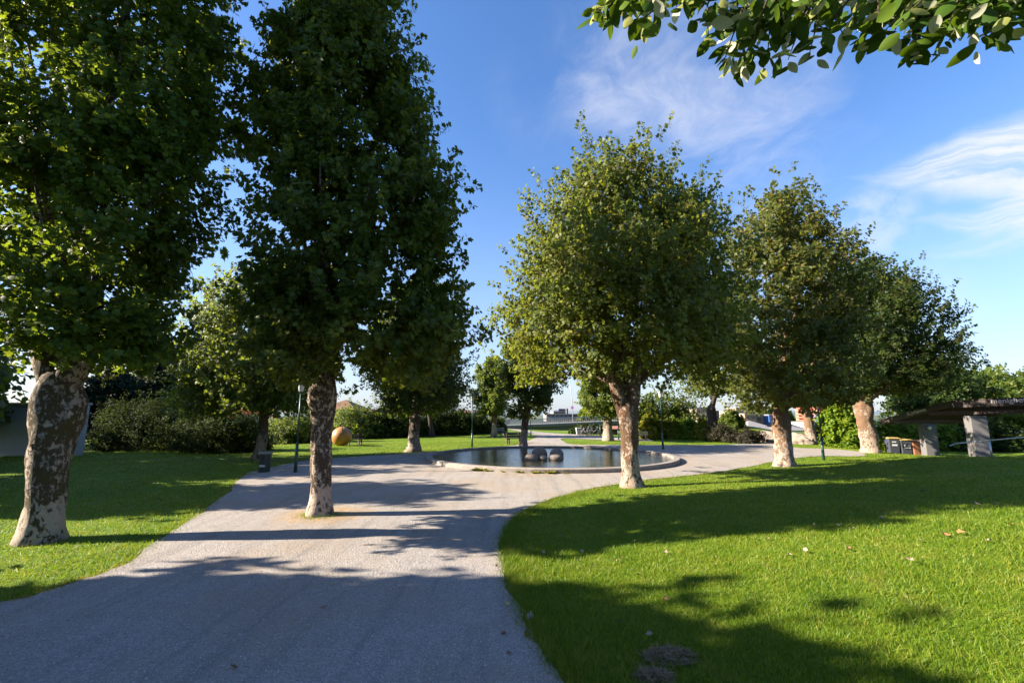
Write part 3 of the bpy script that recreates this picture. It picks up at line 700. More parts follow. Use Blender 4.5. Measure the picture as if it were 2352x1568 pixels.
make_tree('maple_tree', 'maple with blackened trunk behind the right end of the pond', tr(1643,1010), [(0,.46,0,0),(.5,.37,-.05,0),(1.6,.33,-.1,0),(2.3,.33,-.15,0)], 3.2, 11.5, 3.0, M['leaf_olive'], M['bark_black'], 89, gt,
    nclump=112, twigs=20, per=14, lsize=0.149, tmpl=SIMPLE, seg=12, off=(.5,0))
make_tree('maple_tree', 'twin stemmed pale maple trunk behind the green lamp post at right', tr(1866,1019), [(0,.36,0,0),(.8,.33,-.06,0),(2.2,.30,-.15,0)], 2.5, 8.0, 2.7, M['leaf_cool'], M['bark_clean'], 97, gt,
    nclump=100, twigs=20, per=14, lsize=0.149, tmpl=SIMPLE, seg=12)
# trees outside the park
def bgtree(px, py_base, Yd, top_py, wpx, lm, seed, label, name='tree', b0=.12, a=.5, bb=.4, base_z=None, n=90, ls=None, group='trees beyond the park', bark='bark_black'):
    p = PD(px, py_base, Yd); top = PD(px, top_py, Yd)[2]; R = wpx/2*Yd/1040.0
    z = H(p[0], p[1]) if base_z is None else base_z
    hh = top-z
    return make_tree(name, label, (p[0], p[1], z), [(0,.05*hh*.6,0,0),(hh*.3,.03*hh*.6,0,0)], hh*b0, hh, R, M[lm], M[bark], seed, group, a=a, b=bb, nclump=n, twigs=20, per=13, lsize=ls or max(.14, .0055*Yd), tmpl=SIMPLE, seg=9, shoots=6, wood=False, limbs=5)
bgtree(362,1000,34,792,175,'leaf_conifer',101,'dark blue green spruce rising behind the shrubs at left','spruce_tree',.05,.9,.12)
bgtree(238,1000,31,842,120,'leaf_conifer',106,'dark dense tree rising behind the right end of the painted wall','evergreen_tree',.05,.5,.2)
bgtree(440,990,42,860,120,'leaf_conifer',102,'dark bushy evergreen between the spruce and the maple behind the bin','evergreen_tree',.05,.6,.2)
bgtree(2275,1000,42,852,200,'leaf_back',103,'pale green broad tree rising behind the shelter roof','tree',.1,.5,.35,None,110)
bgtree(2165,1000,37,830,190,'leaf_cool',104,'dark green tree directly left of the pale tree behind the shelter','tree',.1,.5,.35,None,110)
bgtree(2400,1000,40,900,150,'leaf_lime',105,'yellow green tree at the right edge behind the shelter roof','tree',.1,.5,.35,None,80)
for i, (px, Yd, tp, w, lm, lb) in enumerate([(1400,230,934,44,'leaf_deep','dark green tree on the skyline beyond the right part of the bridge'), (1372,260,938,34,'leaf_cool','dark tree on the skyline above the middle of the bridge'), (1348,300,943,40,'leaf_back','low olive tree on the skyline just right of the tall mast'), (1425,210,930,44,'leaf_olive','olive tree on the skyline half hidden by the maple on the grass island'), (1760,330,938,40,'leaf_cool','far dark tree above the pale apartment roofs'), (1790,360,937,46,'leaf_back','far green tree left of the brownish maple trunk'), (1728,400,940,40,'leaf_cool','far small tree behind the top storey of the pale apartments')]):
    bgtree(px, 960, Yd, tp, w, lm, 110+i, lb, 'tree', .1, .5, .4, PD(px, 975, Yd)[2]-2, 40, .007*Yd)
# outside the frame to the left: trees shading the left lawn, the last three added for more shade
for i, (x, y, h, R) in enumerate([(-17.8,10.9,8.0,2.8), (-21.8,15.2,8.6,3.0), (-25.6,18.6,10.0,3.3), (-32,21,9.5,3.3), (-37,27,10.5,3.6)]):
    make_tree('maple_tree', ['maple outside the left edge whose pointed shadow crosses the gravel', 'maple outside the left edge shading the middle of the left lawn', 'maple outside the left edge added to deepen the lawn shade short of the painted wall', 'maple outside the left edge added to shade the shrubs near the painted wall', 'maple outside the left edge added for shade behind the painted wall'][i], (x, y, H(x, y)), [(0,.3,0,0),(2,.25,0,0)], 1.0, h, R, M['leaf_deep'], M['bark_far'], 130+i, gt,
        a=.7, b=.3, nclump=90, twigs=14, per=10, lsize=.26, tmpl=SIMPLE, seg=10, wood=False, limbs=4, shoots=6)

# ================================================================== SHRUBS
gs = 'shrubs along the back of the left lawn'
for i, (px, py, w, tp, lm, sd, lb) in enumerate([
    (232,1036,120,925,'leaf_rhodo',201,'dark shrub under the left foreground maple, next to the painted wall'),
    (305,1037,150,905,'leaf_rhodo',202,'tall rounded rhododendron with olive top behind the left lawn'),
    (400,1040,160,938,'leaf_rhodo',203,'broad dark rhododendron in the middle of the left lawn edge'),
    (490,1041,150,948,'leaf_rhodo',204,'dark rhododendron under the pink heather, left of the maple behind the bin'),
    (556,1036,90,962,'leaf_cool',205,'low dark shrub touching the trunk of the maple behind the bin'),
    (645,1019,130,948,'leaf_back',206,'sunlit olive shrub behind the left lamp post'),
    (705,1015,90,945,'leaf_rhodo',207,'shrub hidden partly by the path tree trunk'),
    (800,1008,130,937,'leaf_back',208,'rounded olive topped shrub behind the wooden ball'),
    (868,1006,120,937,'leaf_rhodo',209,'tall dark shrub right of the wooden ball'),
    (925,1003,110,940,'leaf_cool',210,'dark shrub behind the flared root maple'),
    (985,1000,110,945,'leaf_rhodo',211,'dark shrub behind the slim leaning tree'),
    (1040,998,100,945,'leaf_rhodo',212,'dark shrub left of the lantern post by the pond'),
    (1092,997,80,948,'leaf_rhodo',213,'dark shrub right of the lantern post by the pond'),
    (1135,993,50,962,'leaf_cool',214,'last low shrub of the row, behind the grey bench')]):
    p = PT(px, py); dd = p[1]; sx = w/2*dd/1065; hgt = PD(px, tp, dd)[2]-p[2]
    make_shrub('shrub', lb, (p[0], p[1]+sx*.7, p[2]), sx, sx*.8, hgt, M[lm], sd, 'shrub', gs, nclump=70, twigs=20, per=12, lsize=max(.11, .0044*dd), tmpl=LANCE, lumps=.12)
p = PT(465,1041); make_shrub('heather', 'pink flowering heather spikes above the dark rhododendron', (p[0]+.3, p[1]+2.6, PD(465,962,p[1]+2.6)[2]), 1.6, .6, .75, M['heather'], 230, 'heather', None, 20, 10, 7, .16, LANCE, 0, 1.2)
gr = 'shrubs behind the pond'
for i, (px, py, w, tp, lm, sd, lb, ls) in enumerate([
    (1502,1009,46,962,'leaf_yellow',240,'yellow flowering shrub right of the pale bench',.2),
    (1562,1006,130,888,'leaf_back',241,'large grey green bush behind the thin lamp post',.28),
    (1480,1003,70,900,'leaf_back',242,'grey green bush directly right of the forked maple trunk',.26),
    (1545,1009,48,972,'leaf_yellow',243,'low ochre shrub at the foot of the large grey green bush',.2),
    (1590,1010,60,968,'leaf_lime',244,'light green shrub left of the blackened trunk',.2),
    (1622,1011,40,975,'leaf_yellow',245,'small yellow shrub touching the blackened trunk',.18),
    (1690,996,46,946,'leaf_back',246,'airy upright bush in front of the pale apartments',.24),
    (1682,1017,86,978,'leaf_twiggy',247,'dark bare twiggy shrub beside the blackened trunk',.16),
    (1730,1019,60,992,'leaf_twiggy',248,'low dark twigs spreading in front of the rocks',.15),
    (1900,1020,70,990,'leaf_twiggy',249,'low dark shrub at the right end of the rocks',.18),
    (1945,1022,90,930,'leaf_yellow',250,'golden green bush between the thin lamp post and the pale trunk',.26),
    (1978,1025,90,905,'leaf_lime',251,'tall green bush behind the thick pale trunk',.26),
    (2052,1022,80,975,'leaf_lime',252,'bright green bush behind the grey waste bins',.24),
    (2110,1024,80,972,'leaf_lime',253,'bright green bush behind the brown waste bins',.24),
    (2190,1032,90,975,'leaf_lime',254,'yellow green bush between the two shelter pillars',.24),
    (2250,1032,110,978,'leaf_rhodo',255,'dark bush behind the right shelter pillar',.24),
    (2330,1032,110,975,'leaf_rhodo',256,'dark bush behind the handrail at the right edge',.24)]):
    Yd = {246:38,241:40,242:40}.get(sd) or (31.5 if px > 2020 else (27.5 if px > 1960 else PT(px, py)[1]))
    p = PD(px, py, Yd); z = H(p[0], p[1]); sx = w/2*Yd/1050; hgt = PD(px, tp, Yd)[2]-z
    make_shrub('shrub', lb, (p[0], p[1]+sx*.6, z), sx, sx*.8, hgt, M[lm], sd, 'shrub', gr, nclump=50, twigs=20, per=13, lsize=ls*.62, tmpl=LANCE if 'twiggy' in lm else SIMPLE, lumps=.2, upd=.9)

# rocks and mound
gk = 'bare rocks at the foot of the grass bank'
for i, (px, py, w, h, tilt, lb) in enumerate([(1728,1011,66,24,.25,'long flat rock slab under the grass bank, left of the brownish maple'), (1765,1014,46,26,-.5,'tilted rock slab rising to the right beside the brownish maple trunk'), (1790,1017,44,15,-.2,'low rock at the foot of the tilted slab'), (1847,1019,36,30,-.6,'steep rock left of the twin stemmed trunk'), (1829,1013,28,11,0,'small low rock between the two pale trunks'), (1712,1013,40,16,.1,'low rock behind the dark twigs')]):
    p = PT(px, py); dd = p[1]; k = dd/1068
    boulder('rock', lb, (p[0], p[1]+.5, p[2]+.02), (w/2*k, .9, h*k*.72), .1*i, 20+i, tilt*.35, 'rock', gk, 4, .3)

# ================================================================== STREET FURNITURE
def lamp_post(px, py, label, hgt=2.75, lan=True, scale=1.0):
    p = PT(px, py); r = empty('lamp_post', p, 0, label, 'lamp post', 'green park lamp posts')
    MB().tube([(0,0,-.1),(0,0,.95*scale)], [.06*scale,.05*scale], 14).build('sleeve', M['green_paint'], r)
    MB().tube([(0,0,.95*scale),(0,0,1.0*scale)], [.056*scale,.034*scale], 14).build('collar', M['green_paint'], r)
    MB().tube([(0,0,1.0*scale),(0,0,hgt)], [.032*scale,.027*scale], 12).build('pole', M['green_paint'], r)
    if lan:
        g = MB().lathe([(.05,0),(.075,.02),(.115,.26),(.12,.28),(.05,.30)], 16, (0,0,hgt)).build('lantern', M['glass'], r)
        MB().lathe([(.17,.285),(.165,.31),(.06,.35),(.03,.40),(0,.41)], 16, (0,0,hgt)).build('cap', M['pole_grey'], g)
        MB().lathe([(.034,-.06),(.055,0),(.055,.02)], 12, (0,0,hgt)).build('holder', M['green_paint'], g)
    return r
lamp_post(678,1085,'green lamp post on the gravel beside the litter bin at left')
lamp_post(1084,1027,'green lantern post on the lawn at the left end of the pond')
lamp_post(1523,1032,'green lamp post at the right end of the pond', 2.9)
lamp_post(1892,1057,'green lamp post on the right lawn beyond the brownish maple', 2.9)
lamp_post(1219,1006,'thin green lamp post right of the far pond maple', 2.7)
lamp_post(1211,995,'farthest thin lamp post where the path meets the bridge', 2.6)
lamp_post(1379,1000,'thin lamp post in front of the bridge by the bicycles', 2.8)
lamp_post(1421,1010,'thin lamp post hidden behind the forked maple trunk', 2.8)

# litter bin
p = PT(606,1084); r = empty('litter_bin', p, .2, 'dark green round litter bin with a white sticker beside the gravel', 'litter bin')
MB().box((0,0,-.02),(.95,.55,.07)).build('base_slab', M['concrete'], r, bevel=.01)
MB().lathe([(.15,.015),(.185,.03),(.185,.04),(.205,.58),(.20,.62)], 28).build('body', M['bin_green'], r)
MB().lathe([(.20,.60),(.228,.605),(.232,.66),(.205,.675),(.0,.685)], 28).build('lid', M['grey_wood'], r)
MB().box((-.02,-.2,.5),(.20,.05,.07)).build('slot', M['black'], r)
st = MB()
for zz, hh, a0, a1 in ((.19,.075,-2.2,-1.2),):
    vs = []; n = 8
    for k in range(n+1):
        a = a0+(a1-a0)*k/n
        for z in (zz, zz+hh): rr = .185+.02*(z-.04)/.54+.004; vs.append((rr*math.cos(a), rr*math.sin(a), z))
    st.add(vs, [(2*k, 2*k+2, 2*k+3, 2*k+1) for k in range(n)])
st.build('sticker', M['white'], r)

def bench(px, py, rz, label, m, L=1.5):
    p = PT(px, py); r = empty('bench', p, rz, label, 'bench', 'park benches'); k = .85
    for y in (-.13, .0, .13): pass
    s = MB(); [s.box((0,y,.43*k),(L,.11,.04)) for y in (-.15,-.02,.11)]; s.build('seat', m, r)
    s = MB(); [s.box((0,.24+.05*i,(.58+.16*i)*k),(L,.03,.11), rx=-.25) for i in range(2)]; s.build('backrest', m, r)
    for x in (-L*.36, L*.36):
        f = MB(); f.box((x,-.15,.205*k),(.07,.07,.41*k)).box((x,.17,.42*k),(.07,.07,.84*k), rx=-.2).box((x,0,.39*k),(.06,.42,.06)); f.build('leg', m, r)
    return r
bench(1181,1019,.45,'dark wooden bench beside the maple at the far rim of the pond', M['dark_wood'], 1.25)
bench(1148,1000,.6,'grey metal bench in the shade behind the far pond maple', M['grey_wood'], 1.3)
bench(813,1021,.9,'dark bench half hidden behind the wooden ball', M['dark_wood'], 1.2)
bench(1468,1011,2.9,'pale wooden bench between the forked maple and the yellow shrub', M['pale_wood'], 1.3)

# wooden ball
def ball_mat():
    m, nt, o = mat('ball_wood'); T = NT(nt); tc = T.n('ShaderNodeTexCoord').outputs['Object']
    f = T.noise(T.n('ShaderNodeMapping', {'Vector': tc, 'Scale': (2, 2, 12)}).outputs[0], 2, 6, .6)
    c = T.mix(f, (.30,.125,.035), (.46,.225,.075)); b = T.n('ShaderNodeBsdfPrincipled', {'Base Color': c, 'Roughness': .45}); nt.links.new(b.outputs[0], o.inputs[0]); return m
p = PT(783,1024); br = .62
r = empty('ball_sculpture', p, .4, 'large orange wooden ball sculpture with dark seams on the left lawn', 'sculpture')
MB().lathe([(br*math.sin(PI*k/24), br*.96-br*.96*math.cos(PI*k/24)) for k in range(25)], 40).build('ball', ball_mat(), r)
for az, el in ((.3,.2),(1.5,-.2),(2.6,.4)):
    q = [Vector((math.cos(az)*math.cos(t), math.sin(az)*math.cos(t), math.sin(t))) for t in np.linspace(.05+el, PI*.92, 26)]
    MB().tube([(v.x*br*1.003, v.y*br*1.003, br*.96+v.z*br*.96*1.003) for v in q], .012, 6).build('seam', M['dark_wood'], r)

# utility boxes, grey bin at the bridge
p = PT(1167,986); r = empty('utility_cabinet', p, .2, 'white utility cabinet at the left end of the bridge', 'cabinet')
MB().box((0,0,.55),(.55,.4,1.2)).build('body', M['white'], r, bevel=.02); MB().box((0,0,1.17),(.62,.46,.05)).build('roof', M['pole_grey'], r)
p = PT(1176,986); r = empty('utility_cabinet', p, .2, 'dark grey utility cabinet touching the white one at the bridge', 'cabinet')
MB().box((0,0,.5),(.6,.4,1.1)).build('body', M['bin_grey'], r, bevel=.02); MB().box((0,-.21,.55),(.5,.02,.95)).build('door', M['green_paint'], r)
p = PT(1329,999); r = empty('waste_container', p, .1, 'pale grey waste container standing in front of the bridge wall', 'waste container')
b = MB(); b.add([(-.17,-.16,.05),(.17,-.16,.05),(.17,.16,.05),(-.17,.16,.05),(-.24,-.22,.62),(.24,-.22,.62),(.24,.22,.62),(-.24,.22,.62)], [(3,2,1,0),(0,1,5,4),(1,2,6,5),(2,3,7,6),(3,0,4,7),(4,5,6,7)]); b.build('body', M['pole_grey'], r)
MB().box((0,0,.65),(.52,.48,.06)).build('lid', M['white'], r, bevel=.02)
for xx in (-.15,.15): MB().tube([(xx-.03,.18,.06),(xx+.03,.18,.06)], .06, 10).build('wheel', M['black'], r)
# bicycles in front of the bridge
def bicycle(px, py, rz, label, m):
    p = PT(px, py); r = empty('bicycle', p, rz, label, 'bicycle', 'bicycles parked by the bridge'); R_ = .3
    for x in (-.48, .48):
        w = MB(); w.tube([(x+R_*math.cos(2*PI*k/20), 0, R_+R_*math.sin(2*PI*k/20)) for k in range(21)], .022, 6, cap=False); o = w.build('wheel', M['black'], r)
        sp = MB(); [sp.tube([(x+R_*math.cos(a), 0, R_+R_*math.sin(a)), (x-R_*math.cos(a), 0, R_-R_*math.sin(a))], .006, 4) for a in np.linspace(0, PI, 6)[:-1]]; sp.build('spoke', M['pole_grey'], o)
    f = MB()
    for a, c in (((-.48,0,.3),(-.1,0,.27)),((-.1,0,.27),(-.22,0,.75)),((-.22,0,.7),(.36,0,.7)),((-.1,0,.27),(.36,0,.66)),((-.48,0,.3),(-.2,0,.68)),((.48,0,.3),(.34,0,.82))): f.tube([a, c], .02, 6)
    f.build('frame', m, r)
    MB().box((-.24,0,.79),(.22,.12,.05)).build('saddle', M['black'], r, bevel=.02)
    MB().tube([(.36,-.25,.86),(.34,0,.82),(.36,.25,.86)], .018, 6).build('handlebar', M['black'], r)
bicycle(1345,1000,.5,'leftmost parked bicycle with white frame in front of the bridge', M['white'])
bicycle(1355,1000.5,.9,'dark bicycle between two pale ones in front of the bridge', M['bin_grey'])
bicycle(1364,1000.5,.3,'rightmost pale bicycle in front of the bridge', M['pole_grey'])
make_shrub('shrub', 'dark low undergrowth behind the parked bicycles', PT(1358,997)+np.array([0,1.0,0]), 1.9, .7, .75, M['leaf_rhodo'], 260, 'shrub', None, 36, 12, 8, .22, SIMPLE)
# kiosk with a pale red roof
p = PT(1421,1001)+np.array([0,3.,0]); r = empty('kiosk', p, .0, 'low kiosk with pale red roof behind the forked maple trunk', 'kiosk')
MB().box((0,0,.3),(1.2,1.,.6)).build('wall', M['dark_wood'], r)
b = MB(); b.add([(-.75,-.7,.55),(.75,-.7,.55),(.75,.7,.55),(-.75,.7,.55),(-.65,.1,.82),(.65,.1,.82)], [(0,1,5,4),(1,2,5),(2,3,4,5),(3,0,4),(3,2,1,0)]); b.build('roof', M['roof_salmon'], r)

# bridge
A = PD(1120,967,68); B = PD(1560,949,73)
dv = Vector(B-A); L = Vector((dv.x, dv.y, 0)).length; ang = math.atan2(dv.y, dv.x); slope = dv.z/L
r = empty('bridge', (A[0], A[1], 0), ang, 'long grey concrete road bridge with a railing crossing behind the park', 'bridge')
def along(s, zoff, y=0.0): return (s, y, A[2]+slope*s+zoff)
def beam(name, z0, z1, y0, y1, m, s0=0, s1=None, parent=None):
    s1 = L if s1 is None else s1
    vs = [along(s, z, y) for s in (s0, s1) for y in (y0, y1) for z in (z0, z1)]
    return MB().add(vs, [(0,1,3,2),(4,6,7,5),(0,4,5,1),(2,3,7,6),(0,2,6,4),(1,5,7,3)]).build(name, m, parent or r)
beam('deck', -1.13, -.75, -.4, 5, M['girder'])
g = beam('girder', -2.4, -1.131, .3, 4.6, M['girder'])
beam('abutment', -4.5, -2.41, 2.0, 4.6, M['girder'])
for s in (L*.47, L*.52): MB().box((s, .05, A[2]+slope*s-2.9),(.45,.6,3.5)).build('pier', M['girder'], r)
rail = beam('railing', -.07, .0, -.32, -.24, M['pole_grey'])
n = int(L/.30)
pk = MB()
for k in range(n):
    s = L*k/n; w = .11 if k % 9 == 0 else .045
    pk.box((s, -.28, A[2]+slope*s-.41),(w,.05,.70))
pk.build('grille', M['pole_grey'], rail)
rail2 = beam('railing', -.07, .0, 4.6, 4.7, M['pole_grey'])
# mast with a round sign
p = PD(1316,958,76); r = empty('mast', (p[0], p[1], -.2), 0, 'tall thin pale mast with a round pink sign rising from the bridge', 'mast')
hz0 = PD(1309,845,76)[2]+.2
MB().tube([(0,0,-1.5),(-.05,0,4.0),(-.6,0,hz0)], [.075,.06,.04], 10).build('pole', M['pole_grey'], r)
sz = PD(1313,936,76)[2]+.2
MB().tube([(-.1,-.14,sz),(-.1,-.10,sz)], .25, 24, sm=False).build('sign', M['pink'], r)
MB().tube([(-.7,0,hz0),(-.2,.4,hz0+.15)], .05, 8).build('lamp_head', M['pole_grey'], r)

# waste bins by the shelter
def wheelie(px, py, Yd, label, m, lid, sticker):
    p = PD(px, py, Yd); z = H(p[0], p[1]); r = empty('wheelie_bin', (p[0], p[1], z), -.25, label, 'waste bin', 'waste bins by the shelter')
    b = MB(); b.add([(-.23,-.26,.06),(.23,-.26,.06),(.23,.26,.06),(-.23,.26,.06),(-.285,-.34,.98),(.285,-.34,.98),(.285,.34,.98),(-.285,.34,.98)], [(3,2,1,0),(0,1,5,4),(1,2,6,5),(2,3,7,6),(3,0,4,7),(4,5,6,7)]); b.build('body', m, r, bevel=.03)
    b = MB(); b.box((0,0,.995),(.62,.74,.05)).box((0,.02,1.03),(.54,.6,.04)); b.build('lid', lid, r, bevel=.02)
    for x in (-.2,.2): MB().tube([(x-.03,.27,.1),(x+.03,.27,.1)], .1, 12).build('wheel', M['black'], r)
    MB().tube([(-.22,.38,.95),(.22,.38,.95)], .018, 6).build('handle', M['black'], r)
    if sticker == 1: MB().box((0,-.315,.62),(.26,.012,.10), rx=-.087).box((-.02,-.333,.80),(.2,.012,.06), rx=-.087).build('sticker', M['white'], r)
    if sticker == 2:
        MB().box((0,-.32,.66),(.30,.012,.26), rx=-.087).build('sticker', M['white'], r)
        s = MB(); s.tube([(.085*math.cos(t), -.342+.0, .70+.085*math.sin(t)) for t in np.linspace(.6, 5.6, 14)], .022, 5); s.build('emblem', M['black'], r)
for a in [(2050,1033,27.2,'grey waste bin with yellow lid and a two line white sticker, leftmost of the bins',M['bin_grey'],M['bin_yellow'],1),(2078,1034,27.0,'grey waste bin with yellow lid and a round emblem on its white sticker',M['bin_grey'],M['bin_yellow'],2),(2105,1036,26.8,'brown waste bin standing next to the grey ones',M['bin_brown'],M['bin_brown'],0),(2127,1037,26.8,'brown waste bin half hidden by the left shelter pillar',M['bin_brown'],M['bin_brown'],0)]: wheelie(*a)

# shelter
A = PD(2021,969,27.0); Bp = PD(2187,925,22.2); Cp = PD(2470,913,18.2); Dp = Cp+(A-Bp)
r = empty('shelter', (0,0,0), 0, 'brown timber shelter roof on two pale pillars with lettering along its fascia', 'shelter')
V3 = lambda p: Vector(p)
n_up = (V3(Bp)-V3(A)).cross(V3(Cp)-V3(Bp)).normalized(); n_up = n_up if n_up.z > 0 else -n_up
MB().prism([A+np.array([0,0,.06]), Bp+np.array([0,0,.06]), Cp+np.array([0,0,.06]), Dp+np.array([0,0,.06])], 0, (0,0,.06)).build('roof', M['roof_wood'], r)
def board(a, b, h, t, name, m, drop=0.0, parent=r):
    a = V3(a); b = V3(b); side = Vector((-(b-a).y, (b-a).x, 0)).normalized()*t
    return MB().prism([a-Vector((0,0,drop)), b-Vector((0,0,drop)), b-Vector((0,0,drop+h)), a-Vector((0,0,drop+h))], 0, side).build(name, m, parent)
f1 = board(A, Bp, .27, .05, 'fascia', M['roof_wood'], -.10)
f2 = board(Bp, Cp, .33, .05, 'fascia', M['roof_wood'], -.10)
board(A, Dp, .2, .05, 'fascia', M['roof_wood'], -.08)
for k in range(13):
    t = (k+.6)/13.5
    a = V3(A)*(1-t)+V3(Dp)*t; b = V3(Bp)*(1-t)+V3(Cp)*t
    board(a+Vector((0,0,.05)), b+Vector((0,0,.05)), .14, .06, 'rafter', M['roof_wood'])
t1, t2 = .22, .70
board(V3(A)*(1-t1)+V3(Bp)*t1, V3(Dp)*(1-t1)+V3(Cp)*t1, .18, .16, 'beam', M['roof_wood'], .10)
board(V3(A)*(1-t2)+V3(Bp)*t2, V3(Dp)*(1-t2)+V3(Cp)*t2, .20, .16, 'beam', M['roof_wood'], .10)
for (px, Yd, w, dpt, tp) in ((2138,25.0,.60,.5,974),(2251,21.2,.62,.5,955)):
    p = PD(px, tp, Yd); z0 = H(p[0], p[1])-.2
    o = MB().box((0,0,(p[2]-z0)/2),(w,dpt,p[2]-z0)).build('pillar', M['pillar'], r, (p[0], p[1]+dpt/2, z0), .015); o.rotation_euler = (0,0,-.25)
    if px < 2200:
        l = MB().lathe([(.10,0),(.10,.05),(.07,.10),(0,.12)], 16).build('lamp', M['glass'], o, (-.05,-dpt/2-.002,p[2]-z0-.2)); l.rotation_euler = (PI/2,0,0)
        q = MB().lathe([(.115,-.001),(.115,.03),(.10,.045)], 16).build('lamp_ring', M['black'], l)
def lettering(txt, a, b, h, off, parent):
    a = V3(a); b = V3(b); d = (b-a).normalized(); nrm = Vector((d.y, -d.x, 0)).normalized(); up = nrm.cross(d).normalized()
    if up.z < 0: up = -up
    nrm = d.cross(up).normalized()
    c = bpy.data.curves.new('lettering', 'FONT'); c.body = txt; c.size = h; c.extrude = .008; c.offset = .006
    c.materials.append(M['letter']); c.space_character = 1.08
    tmp = bpy.data.objects.new('lettering_curve', c); COL.objects.link(tmp)
    me = bpy.data.meshes.new_from_object(tmp.evaluated_get(bpy.context.evaluated_depsgraph_get())); bpy.data.objects.remove(tmp)
    o = link('lettering', me, parent)
    from mathutils import Matrix
    mt = Matrix((d, up, nrm)).transposed().to_4x4(); mt.translation = a+off+nrm*.012
    o.matrix_local = mt
    return o
dAB = (V3(Bp)-V3(A))
lettering('St.Johannes', V3(A)+dAB*.43, Bp, .25, Vector((0,0,-.05)), f1)
dBC = (V3(Cp)-V3(Bp))
tmn = .36
lettering('menighet', V3(Bp)+dBC*tmn, Cp, .30, Vector((0,0,-.09)), f2)

# handrail at the right edge
a = PD(2195,1018,20.3); c = PD(2420,998,14.5)
r = empty('handrail', (0,0,0), 0, 'sloping pale metal handrail in front of the right shelter pillar', 'handrail')
MB().tube([a+np.array([-.25,0,-.1]), a, a*.5+c*.5, c], .028, 10).build('rail', M['rail_steel'], r)
for t in (.42, .85):
    q = a*(1-t)+c*t; MB().tube([(q[0],q[1],q[2]),(q[0],q[1],q[2]-.75)], .03, 10).build('post', M['rail_steel'], r)

# wall and house at left
wl = PD(-260,1048,21.9); wr = PD(185,1044,22.6); wt = 2.42
r = MB(); r.prism([(-34,22.2,-.3),(wr[0],22.4,-.3),(wr[0],22.4,wt),(-34,22.2,wt)], 0, (0,.35,0))
o = r.build('painted_wall', M['wall_paint'], None, None, .02); tag(o, 'plain blue grey painted wall at the left edge behind the mossy trunk', 'wall')
tag(MB().prism([(-34,22.12,wt+.003),(wr[0]+.05,22.32,wt+.003),(wr[0]+.05,22.32,wt+.11),(-34,22.12,wt+.11)], 0, (0,.5,0)).build('wall_coping', M['concrete']), 'grey coping on top of the painted wall at the left edge', 'coping')
def house(name, label, x0, x1, y0, y1, z0, ze, zr, mw, mr, hip=0.0, axis='x', group='houses beyond the park', wins=0, over=.4):
    r = empty(name, ((x0+x1)/2, (y0+y1)/2, z0), 0, label, 'house', group)
    w, d, h = x1-x0, y1-y0, ze-z0; e = zr-z0
    MB().box((0,0,h/2),(w,d,h)).build('wall', mw, r)
    b = MB(); X_, Y_ = w/2+over, d/2+over
    rx = (w/2-hip) if hip else X_
    b.add([(-X_,-Y_,h),(X_,-Y_,h),(X_,Y_,h),(-X_,Y_,h),(-rx,0,e),(rx,0,e)], [(0,1,5,4),(1,2,5),(2,3,4,5),(3,0,4),(3,2,1,0)]); b.build('roof', mr, r)
    for k in range(wins):
        o = MB().box((-w/2+w*(k+.5)/wins,-d/2-.02,h*.62),(w/wins*.45,.06,h*.3)).build('window', M['window'], r)
    return r
p0 = PD(240,912,42); p1 = PD(420,880,42)
hr = house('house', 'house with a long grey roof behind the shrubs at left', p0[0], p1[0]+3, 42, 50, 0, PD(300,911,42)[2], PD(300,884,46)[2], M['wall_paint'], M['roof_grey'], 0, wins=4)
for k in range(4): MB().box((-3.0+2.6*k,-4.6,2.6),(.10,.10,2.6)).build('veranda_post', M['pale_wood'], hr)
p0 = PD(757,942,66); p1 = PD(818,942,66)
house('house', 'white house with a red brown hipped roof above the hedge by the wooden ball', p0[0]-1.5, p1[0]-.3, 66, 73, 0, PD(760,940,66)[2], PD(789,918,69.5)[2], M['white'], M['roof_tile'], 2.4, wins=3)
p0 = PD(845,948,78); p1 = PD(905,948,78)
house('house', 'low brown roofed house glimpsed under the flared root maple', p0[0], p1[0], 78, 86, 0, PD(845,944,78)[2], PD(860,934,82)[2], M['tan'], M['roof_tile'], 2.5, wins=2)
p0 = PD(1030,950,85); p1 = PD(1082,950,85)
house('house', 'pale house with a flat salmon roof above the hedge by the lantern post', p0[0], p1[0], 85, 92, 0, PD(1030,947,85)[2], PD(1050,940,88)[2], M['cream'], M['roof_salmon'], 2.5, wins=3)

# city
gc = 'city buildings below the park'
def block(label, px0, px1, py0, py1, Yd, depth, m, floors=3, cols=5, band=None, roofm=None, name='building'):
    a = PD(px0, py0, Yd); c = PD(px1, py1, Yd); w = c[0]-a[0]; h = a[2]-c[2]
    r = empty(name, ((a[0]+c[0])/2, Yd+depth/2, c[2]-3), 0, label, 'building', gc)
    MB().box((0,0,(h+3)/2),(w,depth,h+3)).build('wall', m, r)
    MB().box((0,0,h+3+.25),(w*1.03,depth*1.03,.5)).build('roof', roofm or M['roof_grey'], r)
    for f in range(floors):
        for k in range(cols):
            MB().box((-w/2+w*(k+.5)/cols,-depth/2-.05,3+h*(f+.5)/floors),(w/cols*.5,.2,h/floors*.45)).build('window', M['window'], r)
    if band:
        for f in range(floors): MB().box((0,-depth/2-.6,3+h*(f+.12)/floors),(w*.8,1.2,h/floors*.34)).build('balcony', band, r)
        for s in (-1,):
            for f in range(floors): MB().box((-w/2-.6,0,3+h*(f+.12)/floors),(1.2,depth*.7,h/floors*.34)).build('balcony', band, r)
    return r
block('dark blue office block on the skyline behind the bridge', 1283,1305,939.5,953,420,40,M['blue_dark'],3,6)
block('small white stair tower on the dark blue office block', 1300.5,1302.5,937,953,417,3,M['pole_grey'],2,1)
block('beige block in front of the dark blue office block', 1271,1297,945,955,380,30,M['cream'],2,6)
